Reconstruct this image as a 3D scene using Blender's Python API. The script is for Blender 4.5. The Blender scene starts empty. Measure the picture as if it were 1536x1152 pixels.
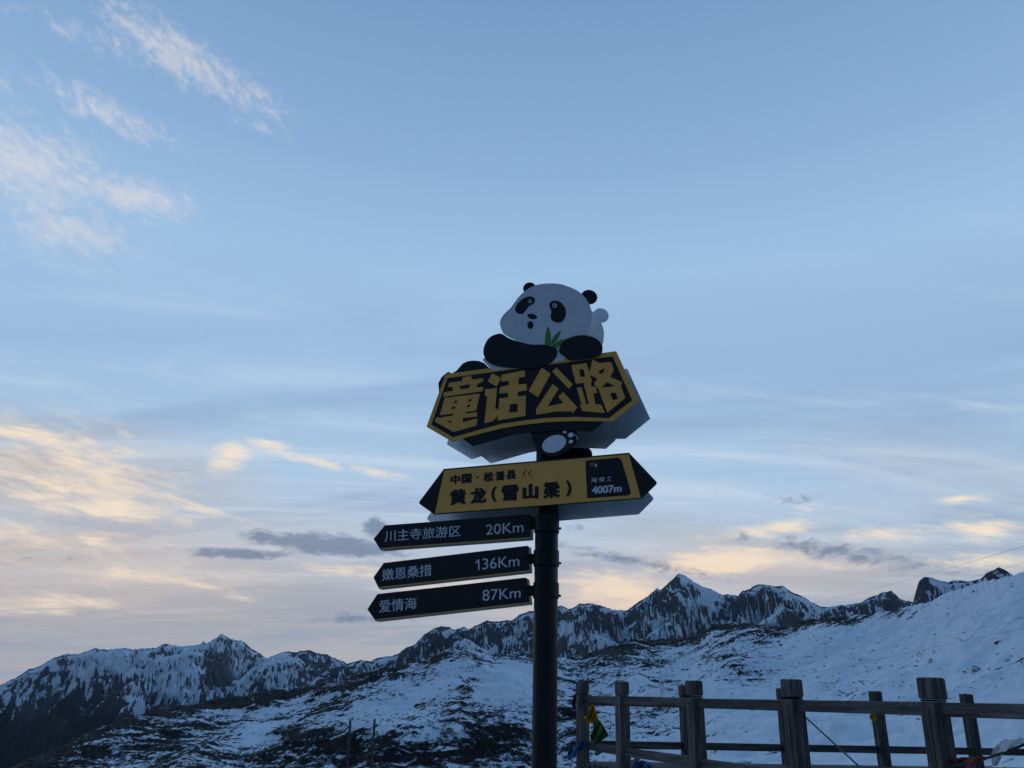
import bpy, bmesh, math, random
import numpy as np
from mathutils import Vector, Matrix
from mathutils.geometry import tessellate_polygon

random.seed(7)
rng = np.random.default_rng(11)
S = bpy.context.scene
COL = S.collection
R = math.radians

# ------------------------------------------------------------------ camera
FPX = 1200.0                      # focal length in photo pixels (photo 1536 x 1152)
EYE = 1.6
PITCH, ROLL = R(21.3), R(1.6)
_f = Vector((0, math.cos(PITCH), math.sin(PITCH)))
_r0 = Vector((1, 0, 0)); _u0 = Vector((0, -math.sin(PITCH), math.cos(PITCH)))
_r = _r0 * math.cos(ROLL) + _u0 * math.sin(ROLL)
_u = -_r0 * math.sin(ROLL) + _u0 * math.cos(ROLL)
cam_d = bpy.data.cameras.new('camera'); cam = bpy.data.objects.new('camera', cam_d); COL.objects.link(cam)
cam_d.sensor_width = 36; cam_d.lens = FPX / 1536 * 36; cam_d.clip_start = 0.05; cam_d.clip_end = 60000
m = Matrix((( _r.x, _u.x, -_f.x, 0), (_r.y, _u.y, -_f.y, 0), (_r.z, _u.z, -_f.z, EYE), (0, 0, 0, 1)))
cam.matrix_world = m
S.camera = cam
CAM = Vector((0, 0, EYE))
S.view_settings.view_transform = 'Standard'; S.view_settings.look = 'None'
S.view_settings.exposure = 0.0; S.view_settings.gamma = 1.0; S.view_settings.use_curve_mapping = False

def ray(px, py):
    return _f + _r * ((px - 768) / FPX) + _u * ((576 - py) / FPX)
def at(px, py, Y):                # the point on that line of sight that lies Y metres ahead
    d = ray(px, py); return CAM + d * (Y / d.y)
def azt(px, py):                  # azimuth (rad, right positive) and tangent of elevation of a line of sight
    d = ray(px, py); return math.atan2(d.x, d.y), d.z / math.hypot(d.x, d.y)
def project_np(X, Y, Z):          # world arrays -> photo pixels
    Z = Z - EYE
    a = X * _r.x + Y * _r.y + Z * _r.z; b = X * _u.x + Y * _u.y + Z * _u.z
    c = np.maximum(X * _f.x + Y * _f.y + Z * _f.z, 1e-3)
    return 768 + FPX * a / c, 576 - FPX * b / c

# ------------------------------------------------------------------ world: dusk sky with cloud
W = bpy.data.worlds.new('World'); S.world = W; W.use_nodes = True
nt = W.node_tree; nt.nodes.clear()
def N(tree, typ, **kw):
    n = tree.nodes.new(typ)
    for k, v in kw.items():
        if k.startswith('i_'):
            n.inputs[int(k[2:])].default_value = v
        else:
            setattr(n, k, v)
    return n
def M(tree, op, a, b=None, c=None, clamp=False):
    n = tree.nodes.new('ShaderNodeMath'); n.operation = op; n.use_clamp = clamp
    for i, v in enumerate((a, b, c)):
        if v is None: continue
        if isinstance(v, (int, float)): n.inputs[i].default_value = v
        else: tree.links.new(v, n.inputs[i])
    return n.outputs[0]
def MIX(tree, fac, a, b, blend='MIX'):
    n = tree.nodes.new('ShaderNodeMix'); n.data_type = 'RGBA'; n.blend_type = blend
    for sock, v in ((n.inputs[0], fac), (n.inputs[6], a), (n.inputs[7], b)):
        if isinstance(v, (int, float)): sock.default_value = v
        elif isinstance(v, tuple): sock.default_value = (*v, 1) if len(v) == 3 else v
        else: tree.links.new(v, sock)
    return n.outputs[2]
def SM(tree, x, lo, hi):          # smoothstep
    n = tree.nodes.new('ShaderNodeMapRange'); n.interpolation_type = 'SMOOTHSTEP'
    tree.links.new(x, n.inputs[0]); n.inputs[1].default_value = lo; n.inputs[2].default_value = hi
    return n.outputs[0]
def lin(r, g, b):
    f = lambda c: (c / 255 / 12.92) if c / 255 <= .04045 else ((c / 255 + .055) / 1.055) ** 2.4
    return (f(r), f(g), f(b))

SUN_AZ, SUN_EL = 8.0, 1.0         # the sun has gone down behind the mountains ahead
tc = N(nt, 'ShaderNodeTexCoord')
sep = N(nt, 'ShaderNodeSeparateXYZ'); nt.links.new(tc.outputs['Generated'], sep.inputs[0])
dx, dy, dz = sep.outputs
el = M(nt, 'MULTIPLY', M(nt, 'ARCSINE', dz), 57.29578)
az = M(nt, 'MULTIPLY', M(nt, 'ARCTAN2', dx, dy), 57.29578)
# cloud-layer coordinates (a flat layer overhead, so streaks crowd together toward the horizon)
inv = M(nt, 'DIVIDE', 1.0, M(nt, 'ADD', M(nt, 'MAXIMUM', dz, 0.0), 0.10))
cx = M(nt, 'MULTIPLY', dx, inv); cy = M(nt, 'MULTIPLY', dy, inv)
def vec(x, y, z=0.0):
    n = nt.nodes.new('ShaderNodeCombineXYZ')
    for i, v in enumerate((x, y, z)):
        if isinstance(v, (int, float)): n.inputs[i].default_value = v
        else: nt.links.new(v, n.inputs[i])
    return n.outputs[0]
def noise(v, scale, detail=5, rough=.55, dist=0.0):
    n = N(nt, 'ShaderNodeTexNoise'); n.inputs['Scale'].default_value = scale; n.inputs['Detail'].default_value = detail
    n.inputs['Roughness'].default_value = rough; n.inputs['Distortion'].default_value = dist
    nt.links.new(v, n.inputs['Vector']); return n.outputs['Fac']
def rot2(x, y, deg, sx, sy):
    c, s = math.cos(R(deg)), math.sin(R(deg))
    u = M(nt, 'MULTIPLY', M(nt, 'ADD', M(nt, 'MULTIPLY', x, c), M(nt, 'MULTIPLY', y, s)), sx)
    v = M(nt, 'MULTIPLY', M(nt, 'SUBTRACT', M(nt, 'MULTIPLY', y, c), M(nt, 'MULTIPLY', x, s)), sy)
    return u, v
AE = vec(az, el, 0.0)
def blob(px, py, rx, ry, deg=0.0):
    """soft ellipse in the sky: centre and radii given as photo pixels, deg = clockwise tilt"""
    a0, t0 = azt(px, py); e0 = math.degrees(math.atan(t0)); a0 = math.degrees(a0)
    c, s = math.cos(R(deg)), math.sin(R(deg))
    a1, t1 = azt(px + rx * c, py + rx * s); e1 = math.degrees(math.atan(t1)); a1 = math.degrees(a1)
    a2, t2 = azt(px - ry * s, py + ry * c); e2 = math.degrees(math.atan(t2)); a2 = math.degrees(a2)
    mp = nt.nodes.new('ShaderNodeMapping'); mp.vector_type = 'TEXTURE'
    mp.inputs['Location'].default_value = (a0, e0, 0); mp.inputs['Rotation'].default_value = (0, 0, math.atan2(e1 - e0, a1 - a0))
    mp.inputs['Scale'].default_value = (1.7 * math.hypot(a1 - a0, e1 - e0), 1.7 * math.hypot(a2 - a0, e2 - e0), 1)
    nt.links.new(AE, mp.inputs[0])
    g = nt.nodes.new('ShaderNodeTexGradient'); g.gradient_type = 'SPHERICAL'; nt.links.new(mp.outputs[0], g.inputs[0])
    return g.outputs['Fac']
def blobs(lst):
    out = None
    for w, *b in lst:
        o = M(nt, 'MULTIPLY', blob(*b), w)
        out = o if out is None else M(nt, 'MAXIMUM', out, o)
    return out

sky = N(nt, 'ShaderNodeTexSky'); sky.sky_type = 'NISHITA'; sky.sun_disc = False
sky.sun_elevation = R(SUN_EL); sky.sun_rotation = R(SUN_AZ); sky.altitude = 4000
nish = MIX(nt, 1.0, sky.outputs[0], (.10, .10, .10), 'MULTIPLY')
# twilight gradient: bright veil low ahead, falling off overhead and away from the sunset
ramp = N(nt, 'ShaderNodeValToRGB')
nt.links.new(M(nt, 'DIVIDE', el, 90.0), ramp.inputs[0])
stops = [(0.00, lin(176, 174, 186)), (0.045, lin(192, 192, 202)), (.10, lin(190, 204, 222)), (.155, lin(182, 210, 237)),
         (.22, lin(168, 202, 237)), (.32, lin(167, 203, 240)), (.40, lin(147, 185, 227)), (.52, lin(124, 163, 209)), (.72, lin(108, 163, 222)), (1, lin(98, 156, 221))]
cr = ramp.color_ramp
while len(cr.elements) < len(stops): cr.elements.new(.5)
for e, (p, c) in zip(cr.elements, stops): e.position = p; e.color = (*c, 1)
# toward / away from the sunset
ca, sa = math.cos(R(SUN_AZ)), math.sin(R(SUN_AZ))
toward = M(nt, 'ADD', M(nt, 'MULTIPLY', dx, sa), M(nt, 'MULTIPLY', dy, ca))
away = SM(nt, toward, .55, -.60)
base = MIX(nt, .12, ramp.outputs[0], nish)
base = MIX(nt, away, base, MIX(nt, 1.0, base, (.10, .21, .335), 'MULTIPLY'))
# thin veils
su, sv = rot2(cx, cy, -14, .55, 1.6)
n1 = noise(vec(su, sv, 1.3), 1.15, 6, .58, .6)
su2, sv2 = rot2(cx, cy, 9, .35, 1.5)
n2 = noise(vec(su2, sv2, 7.7), 1.6, 7, .62, .9)
n3 = noise(vec(su2, sv, 3.1), 4.5, 6, .6, .5)
low = SM(nt, el, 33.0, 15.0)
base = MIX(nt, M(nt, 'MULTIPLY', M(nt, 'MULTIPLY', SM(nt, n1, .46, .66), low), .62), base, lin(143, 170, 203))
base = MIX(nt, M(nt, 'MULTIPLY', M(nt, 'MULTIPLY', M(nt, 'MULTIPLY', SM(nt, n2, .47, .68), low), SM(nt, el, 2.0, 9.0)), .6), base, lin(204, 221, 239))
vlow = SM(nt, el, 15.0, 5.0)
base = MIX(nt, M(nt, 'MULTIPLY', M(nt, 'MULTIPLY', SM(nt, n1, .42, .62), vlow), .55), base, lin(160, 170, 188))
# mauve-grey banks low down
bank = blobs([(.95, 70, 705, 215, 62, 6), (.8, 40, 820, 260, 26, 2), (.95, 220, 925, 440, 60, 0), (.75, 1340, 868, 240, 36, 3),
              (.5, 1150, 815, 260, 22, 8), (.6, 620, 905, 160, 40), (.35, 1400, 690, 200, 40, 6)])
base = MIX(nt, M(nt, 'MULTIPLY', bank, SM(nt, n3, .15, .62)), base, lin(162, 166, 175))
# cloud lit by the sunset
lit = blobs([(.66, 110, 715, 210, 80, 6), (.5, 120, 800, 240, 50, 0), (1, 930, 882, 85, 26), (1, 1075, 842, 110, 22, -6), (.85, 1140, 797, 90, 12, -8), (.9, 1443, 748, 58, 9, -4), (.95, 1480, 795, 65, 22),
             (.75, 1345, 802, 80, 13), (.9, 1470, 842, 90, 14), (.7, 1215, 765, 26, 7), (.5, 1255, 850, 120, 12),
             (.95, 40, 652, 70, 16, 14), (.8, 175, 697, 90, 12, 12), (1, 180, 768, 150, 24, 3), (.8, 60, 745, 80, 12), (.65, 250, 870, 260, 26, 2),
             (.7, 520, 858, 110, 12, 4), (.85, 70, 905, 160, 16), (.85, 345, 682, 36, 24, -30), (.85, 400, 664, 46, 13, 8), (.75, 478, 692, 60, 9, 14), (.7, 560, 709, 60, 9, 9),
             (.5, 250, 712, 40, 7), (.6, 690, 880, 120, 22)])
fu, fv = rot2(az, el, -6, .13, .52)
nf = noise(vec(fu, fv, 5.0), 1.0, 10, .68, .7)
nf2 = noise(vec(fu, fv, 8.0), 3.6, 6, .62, .4)
tex = M(nt, 'ADD', M(nt, 'MULTIPLY', M(nt, 'SUBTRACT', nf, .5), 1.9), M(nt, 'MULTIPLY', M(nt, 'SUBTRACT', nf2, .5), .8))
litf = SM(nt, M(nt, 'ADD', lit, tex), .22, .98)
litf = M(nt, 'MULTIPLY', litf, SM(nt, lit, .02, .30))
litn = SM(nt, M(nt, 'ADD', M(nt, 'MULTIPLY', n3, .55), M(nt, 'MULTIPLY', n2, .45)), .28, .50)
base = MIX(nt, M(nt, 'MULTIPLY', M(nt, 'MULTIPLY', litf, litn), .95, clamp=True), base, lin(250, 232, 209))
glow = blobs([(.55, 930, 900, 150, 42), (.35, 1090, 850, 200, 40), (.34, 150, 850, 340, 70), (.22, 90, 720, 220, 70)])
base = MIX(nt, glow, base, lin(247, 216, 186))
# high wisps, upper left
wu, wv = rot2(az, el, -20, .12, .24)
wn = noise(vec(wu, wv, 2.0), 3.2, 8, .66, 1.3)
wn2 = noise(vec(wu, wv, 9.0), 9.0, 6, .65, .6)
wmask = blobs([(1.1, 280, 90, 150, 36, 31), (.8, 190, 35, 50, 22, 30), (.95, 385, 142, 55, 28, 32), (.7, 135, 55, 120, 28, 22), (.85, 160, 168, 130, 28, 24), (.65, 380, 188, 70, 11, 20), (.5, 435, 208, 28, 9, 40),
               (1.15, 50, 250, 130, 66, 24), (1.1, 200, 295, 100, 34, 9), (.95, 95, 345, 120, 40, 10), (.6, 0, 125, 28, 34), (.5, 30, 12, 80, 18), (.3, 300, 195, 30, 18)])
wf = M(nt, 'ADD', M(nt, 'MULTIPLY', wn, .60), M(nt, 'MULTIPLY', wn2, .46))
wfac = M(nt, 'MULTIPLY', SM(nt, M(nt, 'ADD', wf, M(nt, 'MULTIPLY', wmask, .40)), .64, 1.08), M(nt, 'MINIMUM', M(nt, 'MULTIPLY', wmask, 2.2), 1.0))
base = MIX(nt, M(nt, 'MULTIPLY', wfac, .72), base, lin(224, 220, 222))
# small dark clouds near the horizon
dmask = blobs([(1.3, 500, 818, 110, 17, 6), (1.2, 400, 807, 42, 12, 10), (1.2, 355, 830, 85, 9, 2), (1.2, 562, 791, 19, 16), (.85, 535, 928, 80, 11, 0), (.55, 430, 944, 60, 4),
               (.85, 955, 842, 160, 11, 11), (.85, 1260, 828, 210, 18, 8), (.5, 860, 790, 120, 14, 4), (.45, 60, 838, 100, 10), (.5, 1180, 748, 150, 14, 5)])
du, dv = rot2(az, el, 0, .35, .8)
dn = noise(vec(du, dv, 4.0), 2.0, 10, .68, .5)
dfac = SM(nt, M(nt, 'ADD', M(nt, 'MULTIPLY', dmask, .8), M(nt, 'MULTIPLY', M(nt, 'SUBTRACT', dn, .5), 1.35)), .28, .74)
dfac = M(nt, 'MULTIPLY', dfac, SM(nt, dmask, .05, .35))
base = MIX(nt, M(nt, 'MULTIPLY', dfac, .72), base, lin(98, 119, 150))
bg = N(nt, 'ShaderNodeBackground'); nt.links.new(base, bg.inputs[0]); bg.inputs[1].default_value = 1.0
wo = N(nt, 'ShaderNodeOutputWorld'); nt.links.new(bg.outputs[0], wo.inputs[0])

sun_d = bpy.data.lights.new('sun', 'SUN'); sun_d.energy = 0.3; sun_d.angle = R(4); sun_d.color = (1, .8, .6)
sun = bpy.data.objects.new('sun', sun_d); COL.objects.link(sun)
sun.rotation_euler = Vector((-math.sin(R(SUN_AZ)) * math.cos(R(SUN_EL)), -math.cos(R(SUN_AZ)) * math.cos(R(SUN_EL)), -math.sin(R(SUN_EL)))).to_track_quat('-Z', 'Y').to_euler()
sun.location = (0, 0, 60)

# ------------------------------------------------------------------ helpers
def tag(o, label=None, cat=None, group=None, kind=None):
    if label: o['label'] = label
    if cat: o['category'] = cat
    if group: o['group'] = group
    if kind: o['kind'] = kind
    return o
def empty(name, loc):
    o = bpy.data.objects.new(name, None); COL.objects.link(o); o.location = loc; o.empty_display_size = .1
    return o
def mesh_obj(name, verts, faces, mat, parent=None, smooth=False):
    me = bpy.data.meshes.new(name); me.from_pydata([tuple(v) for v in verts], [], faces)
    if smooth: me.polygons.foreach_set('use_smooth', [True] * len(me.polygons))
    me.materials.append(mat); me.update()
    o = bpy.data.objects.new(name, me); COL.objects.link(o)
    if parent: o.parent = parent
    return o
def bm_obj(name, bm, mat, parent=None, smooth=False):
    bmesh.ops.recalc_face_normals(bm, faces=bm.faces)
    me = bpy.data.meshes.new(name); bm.to_mesh(me); bm.free()
    if smooth: me.polygons.foreach_set('use_smooth', [True] * len(me.polygons))
    me.materials.append(mat)
    o = bpy.data.objects.new(name, me); COL.objects.link(o)
    if parent: o.parent = parent
    return o
def tube_bm(bm, pts, rad, seg=8, cap=True):
    rings = []
    n = len(pts)
    for i, p in enumerate(pts):
        p = Vector(p)
        t = (Vector(pts[min(i + 1, n - 1)]) - Vector(pts[max(i - 1, 0)])).normalized()
        a = t.cross(Vector((0, 0, 1)) if abs(t.z) < .95 else Vector((1, 0, 0))).normalized(); b = t.cross(a)
        rr = rad[i] if isinstance(rad, (list, tuple)) else rad
        rings.append([bm.verts.new(p + (a * math.cos(2 * math.pi * k / seg) + b * math.sin(2 * math.pi * k / seg)) * rr) for k in range(seg)])
    for i in range(n - 1):
        for k in range(seg):
            bm.faces.new((rings[i][k], rings[i][(k + 1) % seg], rings[i + 1][(k + 1) % seg], rings[i + 1][k]))
    if cap:
        bm.faces.new(rings[0][::-1]); bm.faces.new(rings[-1])
def mat_new(name):
    m = bpy.data.materials.new(name); m.use_nodes = True
    return m, m.node_tree, m.node_tree.nodes['Principled BSDF']
def paint(name, rgb, rough=.45, metal=0.0, var=.12, scale=9.0, spec=.4, bump=0.0):
    m, t, b = mat_new(name)
    tcn = N(t, 'ShaderNodeTexCoord'); n = N(t, 'ShaderNodeTexNoise'); n.inputs['Scale'].default_value = scale; n.inputs['Detail'].default_value = 6
    t.links.new(tcn.outputs['Object'], n.inputs['Vector'])
    f = SM(t, n.outputs['Fac'], .3, .7)
    c = MIX(t, f, tuple(x * (1 - var) for x in rgb), tuple(min(1, x * (1 + var)) for x in rgb))
    t.links.new(c, b.inputs['Base Color'])
    b.inputs['Roughness'].default_value = rough; b.inputs['Metallic'].default_value = metal
    b.inputs['Specular IOR Level'].default_value = spec
    t.links.new(M(t, 'ADD', M(t, 'MULTIPLY', f, .12), rough - .06), b.inputs['Roughness'])
    if bump:
        bp = N(t, 'ShaderNodeBump'); bp.inputs['Strength'].default_value = bump; bp.inputs['Distance'].default_value = .01
        t.links.new(n.outputs['Fac'], bp.inputs['Height']); t.links.new(bp.outputs[0], b.inputs['Normal'])
    return m

# --- numpy noise
def _hash(ix, iy, seed):
    h = (ix.astype(np.int64) * 374761393 + iy.astype(np.int64) * 668265263 + seed * 974711) & 0xffffffff
    h = ((h ^ (h >> 13)) * 1274126177) & 0xffffffff
    return (h ^ (h >> 16)) & 0xffff
def pn(x, y, seed=0):
    x0 = np.floor(x); y0 = np.floor(y); fx = x - x0; fy = y - y0
    u = fx * fx * fx * (fx * (fx * 6 - 15) + 10); v = fy * fy * fy * (fy * (fy * 6 - 15) + 10)
    def g(ox, oy):
        a = _hash(x0 + ox, y0 + oy, seed) * (2 * np.pi / 65536)
        return np.cos(a) * (fx - ox) + np.sin(a) * (fy - oy)
    a = g(0, 0) * (1 - u) + g(1, 0) * u; b = g(0, 1) * (1 - u) + g(1, 1) * u
    return (a * (1 - v) + b * v) * 1.5
def fbm(x, y, octv=5, seed=0, gain=.5):
    s = 0; a = 1; 
    for i in range(octv):
        s = s + a * pn(x * 2 ** i + 17.3 * i, y * 2 ** i - 9.1 * i, seed + i); a *= gain
    return s
def ridged(x, y, octv=5, seed=0, gain=.5):
    s = 0; a = 1; w = 1
    for i in range(octv):
        r = 1 - np.abs(pn(x * 2 ** i + 31.7 * i, y * 2 ** i + 11.9 * i, seed + i)) * 1.4
        r = np.clip(r, 0, 1) ** 2 * w
        s = s + a * r; w = np.clip(r * 1.6, 0, 1); a *= gain
    return s
def sstep(x, a, b):
    t = np.clip((x - a) / (b - a), 0, 1); return t * t * (3 - 2 * t)
def grid_obj(name, X, Y, Z, mat, attrs):
    n, k = X.shape
    me = bpy.data.meshes.new(name)
    co = np.stack([X, Y, Z], -1).reshape(-1, 3).astype(np.float32)
    idx = np.arange(n * k).reshape(n, k)
    q = np.stack([idx[:-1, :-1], idx[1:, :-1], idx[1:, 1:], idx[:-1, 1:]], -1).reshape(-1, 4)
    me.vertices.add(n * k); me.vertices.foreach_set('co', co.ravel())
    me.loops.add(q.size); me.loops.foreach_set('vertex_index', q.ravel().astype(np.int32))
    me.polygons.add(len(q)); me.polygons.foreach_set('loop_start', np.arange(0, q.size, 4, dtype=np.int32))
    me.polygons.foreach_set('loop_total', np.full(len(q), 4, dtype=np.int32))
    me.polygons.foreach_set('use_smooth', np.ones(len(q), dtype=bool))
    me.update(calc_edges=True); me.validate()
    for an, av in attrs.items():
        at_ = me.attributes.new(an, 'FLOAT', 'POINT'); at_.data.foreach_set('value', av.ravel().astype(np.float32))
    me.materials.append(mat)
    o = bpy.data.objects.new(name, me); COL.objects.link(o)
    return o
def pxblobs(PX, PY, lst):
    out = np.zeros_like(PX)
    for w, x, y, rx, ry, *rt in lst:
        a = R(rt[0]) if rt else 0
        u = ((PX - x) * math.cos(a) + (PY - y) * math.sin(a)) / rx; v = (-(PX - x) * math.sin(a) + (PY - y) * math.cos(a)) / ry
        out += w * np.exp(-(u * u + v * v))
    return out
def skyline(pts):
    A = np.array([azt(x, y) for x, y in pts]); o = np.argsort(A[:, 0]); return A[o, 0], A[o, 1]

# ------------------------------------------------------------------ terrain materials
def attr(t, name):
    n = N(t, 'ShaderNodeAttribute'); n.attribute_name = name; return n.outputs['Fac']
def onoise(t, v, scale, detail=6, rough=.6, dist=0.):
    n = N(t, 'ShaderNodeTexNoise'); n.inputs['Scale'].default_value = scale; n.inputs['Detail'].default_value = detail
    n.inputs['Roughness'].default_value = rough; n.inputs['Distortion'].default_value = dist
    t.links.new(v, n.inputs['Vector']); return n.outputs['Fac']
def far_material(fs=1.0):
    m, t, b = mat_new('alpine_rock_and_snow')
    co = N(t, 'ShaderNodeTexCoord').outputs['Object']
    n1 = onoise(t, co, .022 * fs, 9, .72); n2 = onoise(t, co, .09 * fs, 5, .65)
    s = M(t, 'ADD', attr(t, 'snow'), M(t, 'MULTIPLY', M(t, 'SUBTRACT', n1, .5), 1.5))
    s = M(t, 'ADD', s, M(t, 'MULTIPLY', M(t, 'SUBTRACT', n2, .5), 1.2))
    sm = SM(t, s, -.06, .16)
    rock = MIX(t, n1, (.035, .036, .042), (.13, .125, .13))
    rock = MIX(t, attr(t, 'forest'), rock, (.012, .017, .022))
    c = MIX(t, sm, rock, (.93, .94, .94))
    t.links.new(c, b.inputs['Base Color']); b.inputs['Roughness'].default_value = .8; b.inputs['Specular IOR Level'].default_value = .15
    bp = N(t, 'ShaderNodeBump'); bp.inputs['Strength'].default_value = .7; bp.inputs['Distance'].default_value = 14 / fs
    t.links.new(n1, bp.inputs['Height']); t.links.new(bp.outputs[0], b.inputs['Normal'])
    return m
def hill_material():
    m, t, b = mat_new('snowy_hillside_ground')
    co = N(t, 'ShaderNodeTexCoord').outputs['Object']
    mp = N(t, 'ShaderNodeMapping'); mp.inputs['Rotation'].default_value = (0, 0, R(-50)); mp.inputs['Scale'].default_value = (.26, 1, 1)
    t.links.new(co, mp.inputs[0]); st = mp.outputs[0]
    n1 = onoise(t, st, .19, 8, .70, .4); n2 = onoise(t, co, .62, 6, .72, .2); n3 = onoise(t, co, .035, 4, .5)
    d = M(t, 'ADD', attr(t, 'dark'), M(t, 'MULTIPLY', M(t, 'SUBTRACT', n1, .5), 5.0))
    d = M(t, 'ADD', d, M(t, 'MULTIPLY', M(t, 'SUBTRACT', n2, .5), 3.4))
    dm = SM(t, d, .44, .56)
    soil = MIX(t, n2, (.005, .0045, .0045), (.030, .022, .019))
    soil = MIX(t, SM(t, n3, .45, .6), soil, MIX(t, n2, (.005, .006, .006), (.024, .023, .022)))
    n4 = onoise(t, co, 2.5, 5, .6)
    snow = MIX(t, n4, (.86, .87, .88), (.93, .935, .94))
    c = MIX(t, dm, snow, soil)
    t.links.new(c, b.inputs['Base Color']); b.inputs['Roughness'].default_value = .75; b.inputs['Specular IOR Level'].default_value = .15
    h = M(t, 'ADD', M(t, 'MULTIPLY', n2, .6), M(t, 'ADD', M(t, 'MULTIPLY', n1, .8), M(t, 'MULTIPLY', dm, .35)))
    bp = N(t, 'ShaderNodeBump'); bp.inputs['Strength'].default_value = .55; bp.inputs['Distance'].default_value = .8
    t.links.new(h, bp.inputs['Height']); t.links.new(bp.outputs[0], b.inputs['Normal'])
    return m
M_FAR = far_material(); M_CRAG = far_material(5.0); M_HILL = hill_material()

# ------------------------------------------------------------------ far mountains
SK_L = [(-500, 1120), (-300, 1085), (-120, 1055), (0, 1028), (20, 1018), (43, 1005), (63, 997), (80, 987), (100, 981), (120, 980), (143, 972), (160, 975), (180, 972), (200, 974), (217, 972), (233, 972), (242, 967),
        (255, 967), (267, 969), (290, 968), (302, 966), (304, 961), (310, 965), (322, 959), (332, 951), (347, 958), (353, 960), (367, 963), (377, 973), (390, 980), (400, 987), (413, 982), (427, 977), (443, 978),
        (463, 975), (477, 980), (490, 982), (500, 986), (520, 995), (540, 1004), (600, 1030), (700, 1060), (800, 1090)]
SK_R = [(380, 1075), (440, 1040), (490, 1006), (520, 996), (540, 990), (556, 992), (566, 987), (589, 983), (600, 979), (615, 969), (623, 966), (635, 953), (653, 941), (673, 940), (683, 944), (698, 941), (704, 944), (715, 937),
        (731, 931), (744, 933), (770, 929), (778, 923), (794, 916), (801, 917), (815, 922), (838, 909), (843, 908), (852, 913), (862, 911), (869, 906), (884, 905), (906, 909), (919, 915), (929, 915), (939, 916), (946, 911),
        (958, 903), (973, 893), (981, 886), (985, 882), (990, 885), (998, 879), (1010, 868), (1018, 860), (1030, 864), (1038, 871), (1057, 881), (1080, 890), (1107, 894), (1113, 887), (1132, 879), (1141, 876),
        (1161, 879), (1174, 879), (1188, 888), (1200, 893), (1213, 900), (1228, 909), (1243, 911), (1258, 908), (1288, 905), (1301, 898), (1323, 888), (1338, 888), (1351, 898), (1366, 902), (1400, 915), (1500, 935), (1700, 960), (2000, 980)]
SK_T = [(1350, 925), (1368, 908), (1372, 893), (1376, 880), (1379, 873), (1386, 867), (1396, 868), (1409, 872), (1424, 876), (1429, 873), (1451, 874), (1471, 869), (1479, 859), (1490, 853), (1498, 849), (1512, 856), (1521, 861),
        (1560, 872), (1620, 870), (1680, 890), (1760, 930)]
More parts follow.
